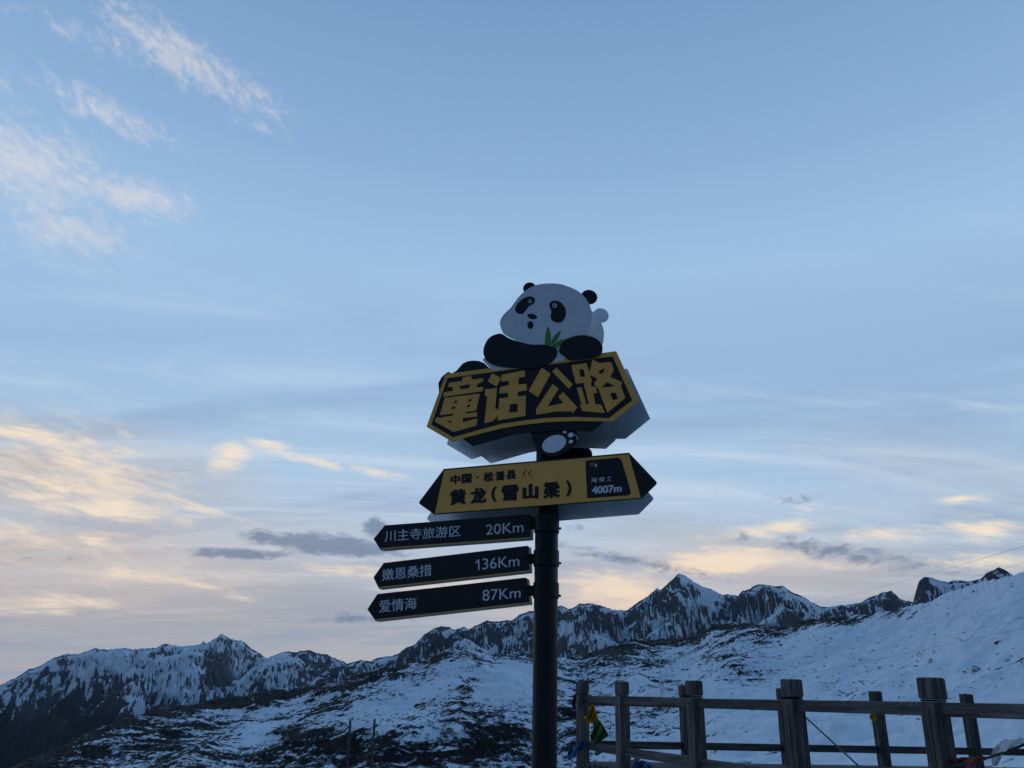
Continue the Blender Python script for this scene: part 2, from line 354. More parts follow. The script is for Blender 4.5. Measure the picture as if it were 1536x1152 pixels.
def far_range(name, sk, Rc0, ncol, nrow, depth, slope, spur, seed, snow_l, forest_y, label, jag=1.0, floor=None, asp=-.45, bias=0.30, mat=None, fw=.48, kind_name=None):
    A, T = skyline(sk)
    a = np.linspace(A[0], A[-1], ncol); tcr = np.interp(a, A, T)
    s = a * Rc0
    jg = (fbm(s / 60, s * 0, 4, seed + 50) * .0011 + fbm(s / 19, s * 0, 3, seed + 60) * .0006) * jag
    def smooth(v, w):
        k_ = np.hanning(2 * w + 1); k_ /= k_.sum(); return np.convolve(np.pad(v, w, 'edge'), k_, 'valid')
    Rc = Rc0 * (1 + .05 * fbm(s / 1400, s * 0 + 3.3, 3, seed + 5))
    back = -np.linspace(1, 0, 14)[:-1] ** 1.5 * depth * .5
    front = np.linspace(0, 1, nrow) ** 1.35 * depth
    d = np.concatenate([back, front])
    D = np.repeat(d[None, :], ncol, 0); Rr = Rc[:, None] - D; SS = np.repeat(s[:, None], len(d), 1)
    Dp = np.maximum(D, 0)
    # the crest's small teeth fade out down the face, the big shoulders live on a little longer
    px_m = (s[-1] - s[0]) / ncol
    t1 = smooth(tcr, max(3, int(spur * .20 / px_m))); t2 = smooth(tcr, max(6, int(spur * .7 / px_m)))
    e1 = np.exp(-np.abs(D) / (spur * .10)); e2 = np.exp(-np.abs(D) / (spur * .55))
    teff = t2[:, None] + (t1 - t2)[:, None] * e2 + (tcr - t1 + jg)[:, None] * e1
    tcr = tcr + jg
    zc = teff * Rc[:, None]
    wx = fbm(SS / (spur * 1.3), Dp / (spur * 1.3), 3, seed + 1) * spur * .45
    wy = fbm(SS / (spur * 1.3) + 9, Dp / (spur * 1.3) + 4, 3, seed + 2) * spur * .45
    U1 = SS + wx + .6 * (Dp + wy); U2 = SS + wx - .6 * (Dp + wy)
    rgA = ridged(U1 / spur, (Dp + wy) / (spur * 2.0), 6, seed + 3, .52); rgB = ridged(U2 / (spur * .8), (Dp + wy) / (spur * 1.7), 6, seed + 4, .52)
    rg = np.maximum(rgA, rgB)
    rg2 = np.maximum(ridged(U1 / (spur * .24), Dp / (spur * .34), 5, seed + 8, .6), ridged(U2 / (spur * .20), Dp / (spur * .30), 5, seed + 9, .6))
    amp = spur * .36 * sstep(Dp, 0, spur * .9)
    amp2 = spur * .085 * sstep(Dp, 0, spur * .25)
    sl = slope * Dp * (1 - .28 * Dp / depth)
    Z = zc - sl + amp * (rg - 1.0) + amp2 * (rg2 - .9) + spur * .03 * fbm(SS / (spur * .1), Dp / (spur * .12), 4, seed + 12, .6) * sstep(Dp, 0, spur * .12)
    Zb = zc - .55 * np.maximum(-D, 0)
    Z = np.where(D < 0, Zb, Z)
    lim = (tcr[:, None] * Rr) - .02 * Dp - 1.0
    k = spur * .02
    Zs = -np.logaddexp(-Z / k, -lim / k) * k
    Z = np.where(D > 0, Zs, Z)
    if floor is not None: Z = np.maximum(Z, floor)
    X = Rr * np.sin(a)[:, None]; Y = Rr * np.cos(a)[:, None]
    PX, PY = project_np(X, Y, Z + EYE)
    gs = np.gradient(Z, axis=0) / np.maximum(np.gradient(SS, axis=0), 1e-3); gd = np.gradient(Z, axis=1) / np.gradient(D, axis=1)
    steep = np.sqrt(gs ** 2 + gd ** 2)
    # snow lies on one aspect and in gullies, rock on ribs and the steepest faces; the darker aspect also paints in shadow sides
    Q = (t2 * Rc)[:, None] - Z + .35 * Dp                      # how far below the smoothed crest
    q_w = fbm(SS / (spur * .3), Q / (spur * .3), 3, seed + 25) * spur * .05
    F1 = SS + q_w + .95 * Q; F2 = SS + q_w - .95 * Q
    fine = np.maximum(ridged(F1 / (spur * .17), Q / (spur * .24), 5, seed + 21, .68), ridged(F2 / (spur * .20), Q / (spur * .26), 5, seed + 22, .68))
    big = np.maximum(ridged((SS + wx * .6 + .8 * Q) / (spur * .75), Q / (spur * 1.3), 2, seed + 3, .5), ridged((SS + wx * .6 - .8 * Q) / (spur * .62), Q / (spur * 1.2), 2, seed + 4, .5))
    facet = np.gradient(big, axis=0) / np.maximum(np.gradient(SS, axis=0), 1e-3) * spur
    patch = fbm(SS / (spur * .5), Q / (spur * .5), 4, seed + 23)
    snow = bias + .25 - .60 * sstep(steep, .8, 1.9) + asp * np.clip(gs, -1, 1) - fw * (fine - .85) - .15 * (rg2 - .9) + .35 * patch + np.sign(asp) * .34 * np.tanh(facet * .9) + pxblobs(PX, PY, snow_l)
    fy = sstep(PY + 26 * fbm(SS / 260, Dp / 260, 4, seed + 31), forest_y, forest_y + 46)
    snow = snow - 1.7 * fy
    o = grid_obj(name, X, Y, Z + EYE, mat or M_FAR, {'snow': snow, 'forest': fy})
    tag(o, label, kind='structure')
    return o
far_range('mountain_range', SK_L, 6200, 820, 170, 2400, .46, 620, 101,
          [(.5, 335, 985, 40, 28), (.55, 160, 985, 45, 20), (.5, 260, 1005, 60, 25, -25), (-1.1, 318, 995, 18, 28, 30), (-.6, 470, 1000, 40, 25, 20), (.35, 425, 1010, 30, 25), (-.25, 60, 1025, 70, 25)],  # strongest negative spot paints the shadow side of the front spur
          1040, 'long snow-streaked mountain ridge with a pointed summit beyond the dark valley', floor=-700, asp=.45, bias=.42)
far_range('mountain_range', SK_R, 4300, 1150, 180, 1500, .55, 430, 202,
          [(1.0, 1058, 897, 26, 17, 30), (-.5, 1005, 905, 26, 22, 20), (.9, 1175, 925, 34, 10, -35), (.4, 1040, 920, 30, 18), (-.7, 1120, 905, 30, 12), (.8, 848, 945, 20, 24, 40), (-.5, 885, 925, 26, 20),
           (-.6, 660, 957, 40, 14), (-.5, 745, 955, 45, 18), (.35, 860, 965, 30, 18), (.3, 990, 935, 40, 16, -25), (-.35, 1330, 900, 40, 14), (.3, 590, 990, 20, 10), (.3, 1215, 920, 22, 12, 40)],
          1400, 'jagged rocky snow mountains with a sharp white pyramid peak in the middle')
# nearer spurs standing in front of the main crests: a snow face on one side of the rib, rock colour on the other, partly to paint in its shadow side
SPURS = [
    ([(120, 1085), (150, 1052), (180, 1019), (200, 1000), (233, 989), (267, 981), (287, 974), (300, 978), (312, 984), (340, 998), (352, 1016), (390, 1040), (420, 1062)], 5500, 230, 1000, .60, 300, 511,
     [(.55, 250, 1008, 60, 28, -25), (-1.9, 330, 1006, 20, 24, 45), (.3, 295, 1015, 12, 24, 15), (-.5, 190, 1040, 30, 20)], 1042, .45, .36, 'pale snow-faced spur with a dark right flank below the left summit'),  # strong negative spot: the right flank's shade put into the colour
    ([(330, 1052), (350, 1030), (367, 1012), (382, 1000), (395, 994), (410, 990), (423, 988), (436, 989), (447, 987), (467, 996), (485, 1004), (500, 1011), (530, 1034), (550, 1050)], 5100, 190, 800, .62, 240, 522,
     [(.4, 420, 1012, 30, 14), (-.8, 482, 1008, 26, 14, 25)], 1044, .4, .30, 'rocky snow-striped spur right of the left summit'),
    ([(950, 968), (966, 957), (985, 943), (1005, 931), (1016, 939), (1033, 955), (1045, 966)], 3700, 110, 420, .70, 130, 533,
     [(1.0, 990, 948, 16, 9, -30), (-1.3, 1022, 948, 12, 12, 45)], 1400, -.2, .25, 'small snow-sided pyramid knob in front of the white peak'),
    ([(1120, 952), (1145, 930), (1160, 920), (1176, 911), (1186, 914), (1200, 924), (1220, 936), (1240, 950)], 3600, 130, 500, .70, 150, 544,
     [(.9, 1150, 930, 18, 10, -35), (-1.1, 1190, 930, 18, 14, 30)], 1400, -.2, .25, 'dark rock rib with a snow ramp on its left, right of the white peak'),
    ([(850, 972), (862, 962), (872, 956), (884, 951), (901, 954), (919, 961), (935, 972)], 3500, 100, 400, .65, 120, 555,
     [(.3, 895, 962, 20, 8)], 1400, -.3, .22, 'low craggy rib just right of the sign pole'),
    ([(655, 985), (670, 973), (684, 963), (698, 956), (706, 960), (714, 967), (735, 980), (760, 992)], 3500, 110, 400, .65, 120, 566,
     [(.3, 708, 970, 14, 10, 40)], 1400, -.3, .18, 'low craggy rib left of the sign pole')]
for sk_, rc_, nc_, dp_, sl_, sp_, sd_, sn_, fy_, as_, bi_, lb_ in SPURS:
    far_range('mountain_spur', sk_, rc_, nc_, 70, dp_, sl_, sp_, sd_, sn_, fy_, lb_, asp=as_, bias=bi_, fw=.30, jag=1.3)
far_range('rock_outcrop', SK_T, 900, 330, 70, 220, .85, 90, 303,
          [(-.6, 1385, 890, 14, 20), (.6, 1412, 880, 16, 8, 20), (-.5, 1498, 858, 18, 8)], 1400, 'bare rocky knobs poking up behind the snow slope on the right', jag=2.5, bias=.28, mat=M_CRAG)
for o in COL.objects:
    if o.name.startswith('rock_outcrop'): tag(o, cat='rock')

# ------------------------------------------------------------------ near hillside (one heightfield from the camera's feet to its crest and beyond)
SK_N = [(-600, 1330), (-300, 1250), (-100, 1190), (20, 1149), (49, 1136), (100, 1118), (117, 1106), (156, 1088), (195, 1075), (240, 1065), (290, 1055), (333, 1046), (400, 1037), (430, 1034), (472, 1027), (509, 1022), (537, 1009),
        (566, 1003), (595, 998), (635, 991), (663, 978), (675, 970), (700, 973), (730, 981), (770, 979), (797, 984), (837, 987), (862, 984), (894, 976), (929, 966), (953, 956), (978, 958), (1033, 955), (1057, 945), (1067, 936),
        (1087, 933), (1117, 934), (1142, 937), (1166, 939), (1186, 937), (1200, 931), (1238, 924), (1276, 922), (1301, 922), (1351, 913), (1371, 907), (1401, 898), (1431, 884), (1472, 872), (1502, 866), (1521, 862), (1536, 857), (1700, 810), (2000, 760), (2400, 740)]
def smin(a, b, k): return -np.logaddexp(-a / k, -b / k) * k
A_, T_ = skyline(SK_N)
NA = 1300
na = np.concatenate([np.linspace(R(-52), R(-34), 60)[:-1], np.linspace(R(-34), R(34), NA), np.linspace(R(34), R(58), 70)[1:]])
ntc = np.interp(na, A_, T_)
def smooth1(v, w):
    k_ = np.hanning(2 * w + 1); k_ /= k_.sum(); return np.convolve(np.pad(v, w, 'edge'), k_, 'valid')
ntc0 = smooth1(ntc, 34)
ntc = ntc + .0016 * fbm(na * 60, na * 0, 4, 401) + .0009 * fbm(na * 260, na * 0, 3, 402)
ad = np.degrees(na)
# distance of the crest, of the foot of the visible slope, and the line-of-sight tangent there, by azimuth
RC = np.interp(ad, [-50, -32, -18, -5, 3, 10, 18, 32, 50], [300, 330, 380, 350, 370, 430, 420, 330, 260]) * (1 + .02 * fbm(na * 9, na * 0, 2, 405))
RB = np.interp(ad, [-50, -32, -18, -5, 3, 8, 14, 32, 50], [250, 255, 262, 258, 250, 190, 110, 70, 60])
TB = np.interp(ad, [-50, -32, -18, -5, 3, 8, 14, 32, 50], [-.24, -.16, -.115, -.100, -.098, -.085, -.070, -.062, -.06])
TB = np.minimum(TB, ntc - .02)
rows_near = np.geomspace(1.2, 60, 46)[:-1]
NV = 330
Rg = np.zeros((len(na), len(rows_near) + NV + 30))
Rg[:, :len(rows_near)] = rows_near[None, :]
u = np.linspace(0, 1, NV)
Rg[:, len(rows_near):len(rows_near) + NV] = 60 + (RC[:, None] - 60) * u[None, :] ** .8
ub = np.linspace(0, 1, 31)[1:] ** 1.6
Rg[:, -30:] = RC[:, None] * (1 + 1.1 * ub[None, :])
AZg = np.repeat(na[:, None], Rg.shape[1], 1)
Tg = np.zeros_like(Rg)
for i in range(len(na)):
    rb, tb, rc, tcc = RB[i], TB[i], RC[i], ntc0[i]
    rr = Rg[i]
    near_t = -EYE / np.maximum(rr, 1.0)                        # level ground round the camera
    f = sstep(rr, 9, 24); base_t = near_t * (1 - f) + (tb * 1.0 - .02) * f
    g = np.clip((rr - rb * .62) / (rc - rb * .62), 0, 1)
    g0 = (rb - rb * .62) / (rc - rb * .62)
    up = tb - .02 + (tcc - tb + .02) * (g ** 1.25)
    t = np.where(rr < rb * .62, base_t, np.maximum(base_t, up))
    t = t + (ntc[i] - tcc) * np.exp(-np.abs(rr - rc) / 14)
    t = np.where(rr > rc, ntc[i] - (rr / rc - 1) * (.30 + .15 * (ad[i] < 0)), t)
    Tg[i] = t
Xg = Rg * np.sin(AZg); Yg = Rg * np.cos(AZg); Zg = EYE + Rg * Tg
fade = sstep(Rg, 30, 110)
edge = 1 - sstep(Rg / RC[:, None], .93, 1.0) * .85
gl = ridged((Xg * .8 + Yg * .55) / 62, (Yg * .8 - Xg * .55) / 120, 4, 411, .5) - .7
Zg = Zg + fade * edge * (3.4 * gl + 1.5 * fbm(Xg / 26, Yg / 26, 4, 412) + .55 * fbm(Xg / 6, Yg / 6, 3, 413)) + .05 * fbm(Xg / 1.6, Yg / 1.6, 3, 414) * sstep(Rg, 2, 8) + .12 * fbm(Xg / 5, Yg / 5, 3, 415) * sstep(Rg, 4, 14)
front = Rg <= RC[:, None] * 1.0001
lim = EYE + Rg * ntc[:, None]
Zg = np.where(front & (Rg > 60), np.minimum(Zg, lim), Zg)
PXg, PYg = project_np(Xg, Yg, Zg)
crest = np.interp(AZg, na, ntc) - (Zg - EYE) / Rg             # how far below the crest line
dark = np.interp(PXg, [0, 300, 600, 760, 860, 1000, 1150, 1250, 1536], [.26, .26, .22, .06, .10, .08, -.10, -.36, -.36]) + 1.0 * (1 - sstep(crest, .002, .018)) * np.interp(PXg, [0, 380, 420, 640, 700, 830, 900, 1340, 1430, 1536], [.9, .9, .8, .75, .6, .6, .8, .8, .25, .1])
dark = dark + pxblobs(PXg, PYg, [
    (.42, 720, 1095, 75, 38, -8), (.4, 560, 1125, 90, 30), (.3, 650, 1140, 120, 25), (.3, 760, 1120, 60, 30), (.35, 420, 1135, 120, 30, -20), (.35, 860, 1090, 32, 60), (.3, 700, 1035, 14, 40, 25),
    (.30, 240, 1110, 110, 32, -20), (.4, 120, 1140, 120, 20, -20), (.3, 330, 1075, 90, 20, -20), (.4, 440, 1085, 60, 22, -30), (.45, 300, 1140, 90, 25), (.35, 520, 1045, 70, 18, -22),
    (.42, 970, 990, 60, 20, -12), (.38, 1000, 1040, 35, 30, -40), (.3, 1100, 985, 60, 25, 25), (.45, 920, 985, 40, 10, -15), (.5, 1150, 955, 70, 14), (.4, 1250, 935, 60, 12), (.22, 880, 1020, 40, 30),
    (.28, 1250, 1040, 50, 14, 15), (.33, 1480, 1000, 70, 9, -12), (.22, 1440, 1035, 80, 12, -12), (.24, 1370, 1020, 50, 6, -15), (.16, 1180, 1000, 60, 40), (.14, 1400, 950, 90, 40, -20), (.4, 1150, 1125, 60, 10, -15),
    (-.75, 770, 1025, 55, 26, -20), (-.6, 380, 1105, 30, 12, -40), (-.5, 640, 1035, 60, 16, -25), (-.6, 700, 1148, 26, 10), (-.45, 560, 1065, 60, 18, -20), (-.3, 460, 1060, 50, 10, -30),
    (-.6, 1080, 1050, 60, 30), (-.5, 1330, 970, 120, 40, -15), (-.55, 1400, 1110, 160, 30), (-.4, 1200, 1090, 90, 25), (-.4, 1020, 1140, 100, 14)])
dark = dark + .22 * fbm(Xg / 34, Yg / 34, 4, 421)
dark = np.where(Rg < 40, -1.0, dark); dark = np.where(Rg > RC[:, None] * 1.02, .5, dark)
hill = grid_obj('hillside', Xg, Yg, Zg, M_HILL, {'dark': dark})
tag(hill, 'snow-covered hillside with dark scrub and a brown crest', kind='structure')
# valley floor out to the horizon
mv, tv, bv = mat_new('dark_valley'); cov = N(tv, 'ShaderNodeTexCoord').outputs['Object']
tv.links.new(MIX(tv, onoise(tv, cov, .004, 8), (.012, .015, .017), (.03, .034, .034)), bv.inputs['Base Color']); bv.inputs['Roughness'].default_value = .9
vf_v = [(0, 0, -640)]; vf_f = []
for k in range(48): vf_v.append((9500 * math.cos(k / 48 * 2 * math.pi), 9500 * math.sin(k / 48 * 2 * math.pi), -640))
for k in range(48): vf_f.append((0, 1 + k, 1 + (k + 1) % 48))
tag(mesh_obj('valley_floor', vf_v, vf_f, mv), 'dark valley floor below the mountains', kind='structure')

def ground_z(x, y):
    a_ = math.atan2(x, y); r_ = math.hypot(x, y)
    i = int(np.clip(np.searchsorted(na, a_), 1, len(na) - 1))
    return float(np.interp(r_, Rg[i], Zg[i]))

# ------------------------------------------------------------------ scrub on the hillside (uncountable)
def scrub():
    bmat, t, b = mat_new('scrub_leaves')
    co = N(t, 'ShaderNodeTexCoord').outputs['Object']; nn = onoise(t, co, .8, 3)
    t.links.new(MIX(t, nn, (.028, .025, .024), (.115, .092, .082)), b.inputs['Base Color']); b.inputs['Roughness'].default_value = .8; b.inputs['Specular IOR Level'].default_value = .1
    vis = (Rg > 75) & (Rg < RC[:, None] * .995) & (PXg > -60) & (PXg < 1600) & (PYg < 1200)
    dens = pxblobs(PXg, PYg, [(1.2, 720, 1098, 75, 36, -8), (1.0, 560, 1130, 95, 26), (1.0, 660, 1142, 120, 22), (1.0, 765, 1122, 55, 30), (.8, 420, 1140, 110, 25, -20), (.9, 862, 1090, 32, 55), (.8, 700, 1035, 12, 38, 25),
        (.5, 240, 1112, 110, 30, -20), (.4, 110, 1142, 100, 18, -20), (.3, 520, 1045, 90, 25, -22), (.25, 620, 1020, 60, 20, -20), (.5, 1000, 1045, 32, 26, -40), (.3, 970, 992, 60, 20, -12), (.25, 1100, 985, 60, 25, 25),
        (.25, 900, 1020, 40, 25), (.6, 975, 1075, 28, 22, -45), (.25, 1262, 1038, 40, 12, 15), (.25, 1480, 1000, 60, 8, -12), (.10, 1300, 1000, 200, 60)])
    dens = dens + .35 * (1 - sstep(crest, .002, .012)) * (PXg < 1380)
    cl = sstep(fbm(Xg / 6, Yg / 6, 4, 431, .6) + .35 * dens, .15, .5)
    dens = dens * cl * vis
    # area on screen per vertex: approx constant, weight by solid angle
    wgt = dens * np.gradient(Rg, axis=1) * Rg * np.gradient(AZg, axis=0)
    p = wgt.ravel() / wgt.sum()
    NS = 9000
    pick = rng.choice(len(p), NS, p=p)
    x = Xg.ravel()[pick] + rng.normal(0, .4, NS); y = Yg.ravel()[pick] + rng.normal(0, .6, NS); z = Zg.ravel()[pick]
    dn = dens.ravel()[pick]
    V = []; F = []; o = 0
    NL = 34
    sz = rng.uniform(.25, .72, NS) * (0.7 + .5 * np.clip(dn, 0, 1))
    for i in range(NS):
        q = rng.normal(0, 1, (NL, 3)); q /= np.linalg.norm(q, axis=1)[:, None]; q[:, 2] = np.abs(q[:, 2])
        q *= (rng.uniform(.35, 1, NL) ** .6)[:, None] * np.array([1.15, 1.15, 1.05]) * sz[i]
        e1 = rng.normal(0, 1, (NL, 3)); e2 = rng.normal(0, 1, (NL, 3))
        l = sz[i] * .30
        a_ = q + e1 * l * .6; b_ = q + e2 * l * .6; c_ = q - (e1 + e2) * l * .35
        V.append(np.stack([a_, b_, c_], 1).reshape(-1, 3) + np.array([x[i], y[i], z[i]]))
    V = np.concatenate(V).astype(np.float32)
    n = len(V); me = bpy.data.meshes.new('scrub')
    me.vertices.add(n); me.vertices.foreach_set('co', V.ravel())
    me.loops.add(n); me.loops.foreach_set('vertex_index', np.arange(n, dtype=np.int32))
    me.polygons.add(n // 3); me.polygons.foreach_set('loop_start', np.arange(0, n, 3, dtype=np.int32)); me.polygons.foreach_set('loop_total', np.full(n // 3, 3, dtype=np.int32))
    me.update(calc_edges=True); me.materials.append(bmat)
    ob = bpy.data.objects.new('scrub', me); COL.objects.link(ob)
    tag(ob, 'low dark scrub growing through the snow on the hillside', 'scrub', kind='stuff')
scrub()

# ------------------------------------------------------------------ sign materials
M_BLACK = paint('black_sign_enamel', (.012, .013, .017), .42, var=.15, spec=.25)
M_POLE = paint('black_powder_coat', (.007, .0075, .009), .45, var=.2, scale=30, bump=.05, spec=.25)
M_YEL = paint('yellow_sign_film', (.88, .41, .075), .5, var=.06)
M_WHITE = paint('white_sign_film', (.72, .73, .74), .5, var=.03)
M_TEXT = paint('white_lettering_film', (.66, .67, .69), .5, var=.05)
M_PAD = paint('pale_grey_pad_film', (.78, .80, .82), .45, var=.04)
M_GREEN = paint('bamboo_green_film', (.09, .25, .035), .5, var=.15, scale=40)
M_VEIN = paint('bamboo_dark_green_film', (.04, .14, .02), .5)
M_RED = paint('dull_red_film', (.32, .09, .06), .5)
M_ALU = paint('brushed_aluminium', (.96, .96, .97), .25, metal=.35, var=.08, scale=4)
M_STRIPE = paint('ochre_edge_strip', (.55, .33, .10), .45)

# ------------------------------------------------------------------ signpost
POLE_XY = at(818, 980, 5.70)
PX0, PY0 = POLE_XY.x, POLE_XY.y
sign = empty('signpost', (PX0, PY0, 0))
tag(sign, 'tall black signpost with yellow boards, arrow blades and a cartoon panda cut-out on top', 'signpost')
SB = Vector((PX0, PY0, 0))
class Plane:
    """vertical plane facing the camera, turned by yaw; off = metres in front of the pole axis"""
    def __init__(s, yaw, off):
        y = R(yaw); s.U = Vector((math.cos(y), -math.sin(y), 0)); s.V = Vector((0, 0, 1)); s.N = Vector((-math.sin(y), -math.cos(y), 0))
        s.O = SB + s.N * off
    def hit(s, px, py):
        d = ray(px, py); k = (s.O - CAM).dot(s.N) / d.dot(s.N); return CAM + d * k
    def uv(s, px, py):
        p = s.hit(px, py) - s.O; return (p.dot(s.U), p.z)
    def pt(s, u, v, w): return s.O + s.U * u + s.V * v + s.N * w - SB
def catmull(pts, n=5):
    out = []; k = len(pts)
    for i in range(k):
        p0, p1, p2, p3 = (np.array(pts[(i + j) % k], float) for j in (-1, 0, 1, 2))
        for j in range(n):
            t = j / n
            out.append(tuple(.5 * ((2 * p1) + (-p0 + p2) * t + (2 * p0 - 5 * p1 + 4 * p2 - p3) * t * t + (-p0 + 3 * p1 - 3 * p2 + p3) * t ** 3)))
    return out
def ell(cx, cy, rx, ry, deg=0, n=28):
    a = R(deg); return [(cx + rx * math.cos(t) * math.cos(a) - ry * math.sin(t) * math.sin(a), cy + rx * math.cos(t) * math.sin(a) + ry * math.sin(t) * math.cos(a)) for t in (2 * math.pi * k / n for k in range(n))]
def rounded(pts, rad, n=5):
    """round the corners of a polygon; rad is one number or one per corner"""
    out = []; k = len(pts)
    for i in range(k):
        p = np.array(pts[i], float); a = np.array(pts[i - 1], float) - p; b = np.array(pts[(i + 1) % k], float) - p
        r_ = rad[i] if isinstance(rad, (list, tuple)) else rad
        if r_ <= 0: out.append(tuple(p)); continue
        pa = p + a / np.linalg.norm(a) * r_; pb = p + b / np.linalg.norm(b) * r_
        for j in range(n + 1):
            t = j / n; out.append(tuple((1 - t) ** 2 * pa + 2 * t * (1 - t) * p + t * t * pb))
    return out
def prism_into(V, F, loops, plane, w0, w1):
    uv = [[plane.uv(*p) for p in lp] for lp in loops]
    flat = [q for lp in uv for q in lp]
    tris = tessellate_polygon([[Vector((a, b, 0)) for a, b in lp] for lp in uv])
    n = len(flat); o = len(V)
    V += [plane.pt(a, b, w1) for a, b in flat] + [plane.pt(a, b, w0) for a, b in flat]
    for a, b, c in tris:
        A, B, C = (Vector(flat[i]) for i in (a, b, c))
        if (B - A).cross(C - A) < 0: b, c = c, b
        F.append((o + a, o + b, o + c)); F.append((o + n + c, o + n + b, o + n + a))
    s = 0
    for lp in uv:
        k = len(lp)
        for i in range(k):
            j = (i + 1) % k; F.append((o + s + i, o + n + s + i, o + n + s + j, o + s + j))
        s += k
def prism(name, loops, plane, w0, w1, mat, parent):
    V, F = [], []
    prism_into(V, F, loops, plane, w0, w1)
    o = mesh_obj(name, V, F, mat, parent)
    bm = bmesh.new(); bm.from_mesh(o.data); bmesh.ops.recalc_face_normals(bm, faces=bm.faces); bm.to_mesh(o.data); bm.free()
    return o
def multi(name, polys, plane, w0, w1, mat, parent):
    """several loops-with-holes in one mesh; each a hair thicker than the last so no faces coincide"""
    V, F = [], []
    for i, lp in enumerate(polys): prism_into(V, F, lp, plane, w0, w1 + .0003 * i)
    return mesh_obj(name, V, F, mat, parent)
def reg(ox, oy, sc): return lambda pts: [(ox + x * sc, oy + y * sc) for x, y in pts]
def lettering(name, body, quad, plane, w, mat, parent, bold=0.0, shear=0.0):
    """quad = photo pixels TL, TR, BR, BL of the ink box"""
    cu = bpy.data.curves.new('lettering', 'FONT'); cu.body = body; cu.extrude = .5; cu.fill_mode = 'BOTH'; cu.resolution_u = 4; cu.shear = shear
    ob = bpy.data.objects.new('lettering', cu); COL.objects.link(ob)
    dg = bpy.context.evaluated_depsgraph_get(); me = bpy.data.meshes.new_from_object(ob.evaluated_get(dg))
    bpy.data.objects.remove(ob); bpy.data.curves.remove(cu)
    co = np.array([v.co for v in me.vertices]); fs = [tuple(p.vertices) for p in me.polygons]; bpy.data.meshes.remove(me)
    lo = co.min(0); hi = co.max(0)
    sh = [(0, 0)] if not bold else [(bold * a, bold * b) for a, b in ((0, 0), (-1, 0), (1, 0), (0, -.6), (0, .6), (-.7, -.5), (.7, -.5), (-.7, .5), (.7, .5))]
    TL, TR, BR, BL = (np.array(plane.uv(*p)) for p in quad)
    V, F = [], []
    lo2 = lo[:2] - (bold, bold * .6); sp = (hi[:2] + (bold, bold * .6)) - lo2
    for k, (ox, oy) in enumerate(sh):
        n0 = len(V)
        for x, y, z in co:
            a = (x + ox - lo2[0]) / sp[0]; b = (y + oy - lo2[1]) / sp[1]
            p = (TL * (1 - a) + TR * a) * b + (BL * (1 - a) + BR * a) * (1 - b)
            V.append(plane.pt(p[0], p[1], w + (.0008 + .00008 * k) * (z > 0)  + .00004 * k))
        F += [tuple(i + n0 for i in f) for f in fs]
    return mesh_obj(name, V, F, mat, parent)

YAW = 24.0
PF = Plane(YAW, .135); PR = Plane(YAW, -.135)
# ---- pole
bm = bmesh.new()
z_top = PF.hit(818, 585).z
tube_bm(bm, [(0, 0, -.3), (0, 0, .9), (0, 0, 2.0), (0, 0, z_top)], .0825, 40)
bm_obj('pole', bm, M_POLE, sign, True)
bm = bmesh.new(); tube_bm(bm, [(0, 0, -.12), (0, 0, .025)], .19, 32); bm_obj('base_plate', bm, M_POLE, sign)
def zpole(py): return at(818, py, PY0 - .05).z
# ---- title board (traced outline)
r1 = reg(640, 540, 160 / 1418); r2 = reg(780, 520, 200 / 1440); r3 = reg(740, 415, 180 / 1430); r4 = reg(640, 620, 280 / 1536)
OUT = [(668.8, 561.4), (924.4, 527), (958.5, 602), (919.6, 632.2), (905, 632.2), (863.3, 631.8), (821.7, 633.2), (780, 638), (752.8, 642.7), (707.7, 654), (678.9, 663), (640, 640.4)]
INN = [(671.6, 567.1), (918.9, 534.6), (948.75, 600.6), (913.3, 627.6), (863.3, 625.6), (821.7, 627), (790, 630.4), (752.8, 636), (719, 645), (680, 656.2), (647.3, 637)]
LOWER = [(690, 655), (708.4, 668.9), (731, 662.8), (767.6, 652.8), (795, 648.3), (840, 645), (888.8, 647), (904, 633.7), (905, 600), (700, 600)]
HIP = [(657.5, 588), (656.5, 574), (661, 565.5), (666, 560.5), (671.5, 557), (677, 559.5), (684, 555), (693, 544.6), (700, 541.2), (708, 540), (717, 540.5), (725, 543.5), (733, 551), (738, 570), (700, 600), (665, 600)]
board = prism('title_board', [OUT], PF, -.004, 0, M_BLACK, sign)
prism('shadow_plate', [LOWER], PF, -.010, -.005, M_BLACK, board)
prism('border_frame', [OUT, INN], PF, .0005, .004, M_YEL, board)
ch_tong = [[r1([(480, 235), (595, 212), (605, 262), (755, 243), (750, 290), (695, 310), (655, 368), (755, 357), (748, 415), (225, 490), (235, 432), (350, 412), (355, 360), (285, 362), (305, 305), (475, 280)]), r1([(445, 345), (590, 320), (560, 380), (442, 393)])],
           [r1([(245, 505), (708, 450), (662, 672), (525, 690), (510, 715), (672, 698), (672, 752), (490, 772), (480, 830), (680, 778), (665, 872), (360, 958), (112, 822), (140, 755), (185, 780), (205, 765), (350, 740), (360, 712), (178, 735)]),
            r1([(375, 545), (415, 540), (405, 572), (358, 576)]), r1([(345, 622), (390, 618), (380, 652), (330, 656)]), r1([(562, 522), (603, 515), (595, 550), (550, 556)]), r1([(543, 600), (583, 592), (575, 626), (530, 630)]), r1([(265, 812), (335, 805), (330, 842)])]]
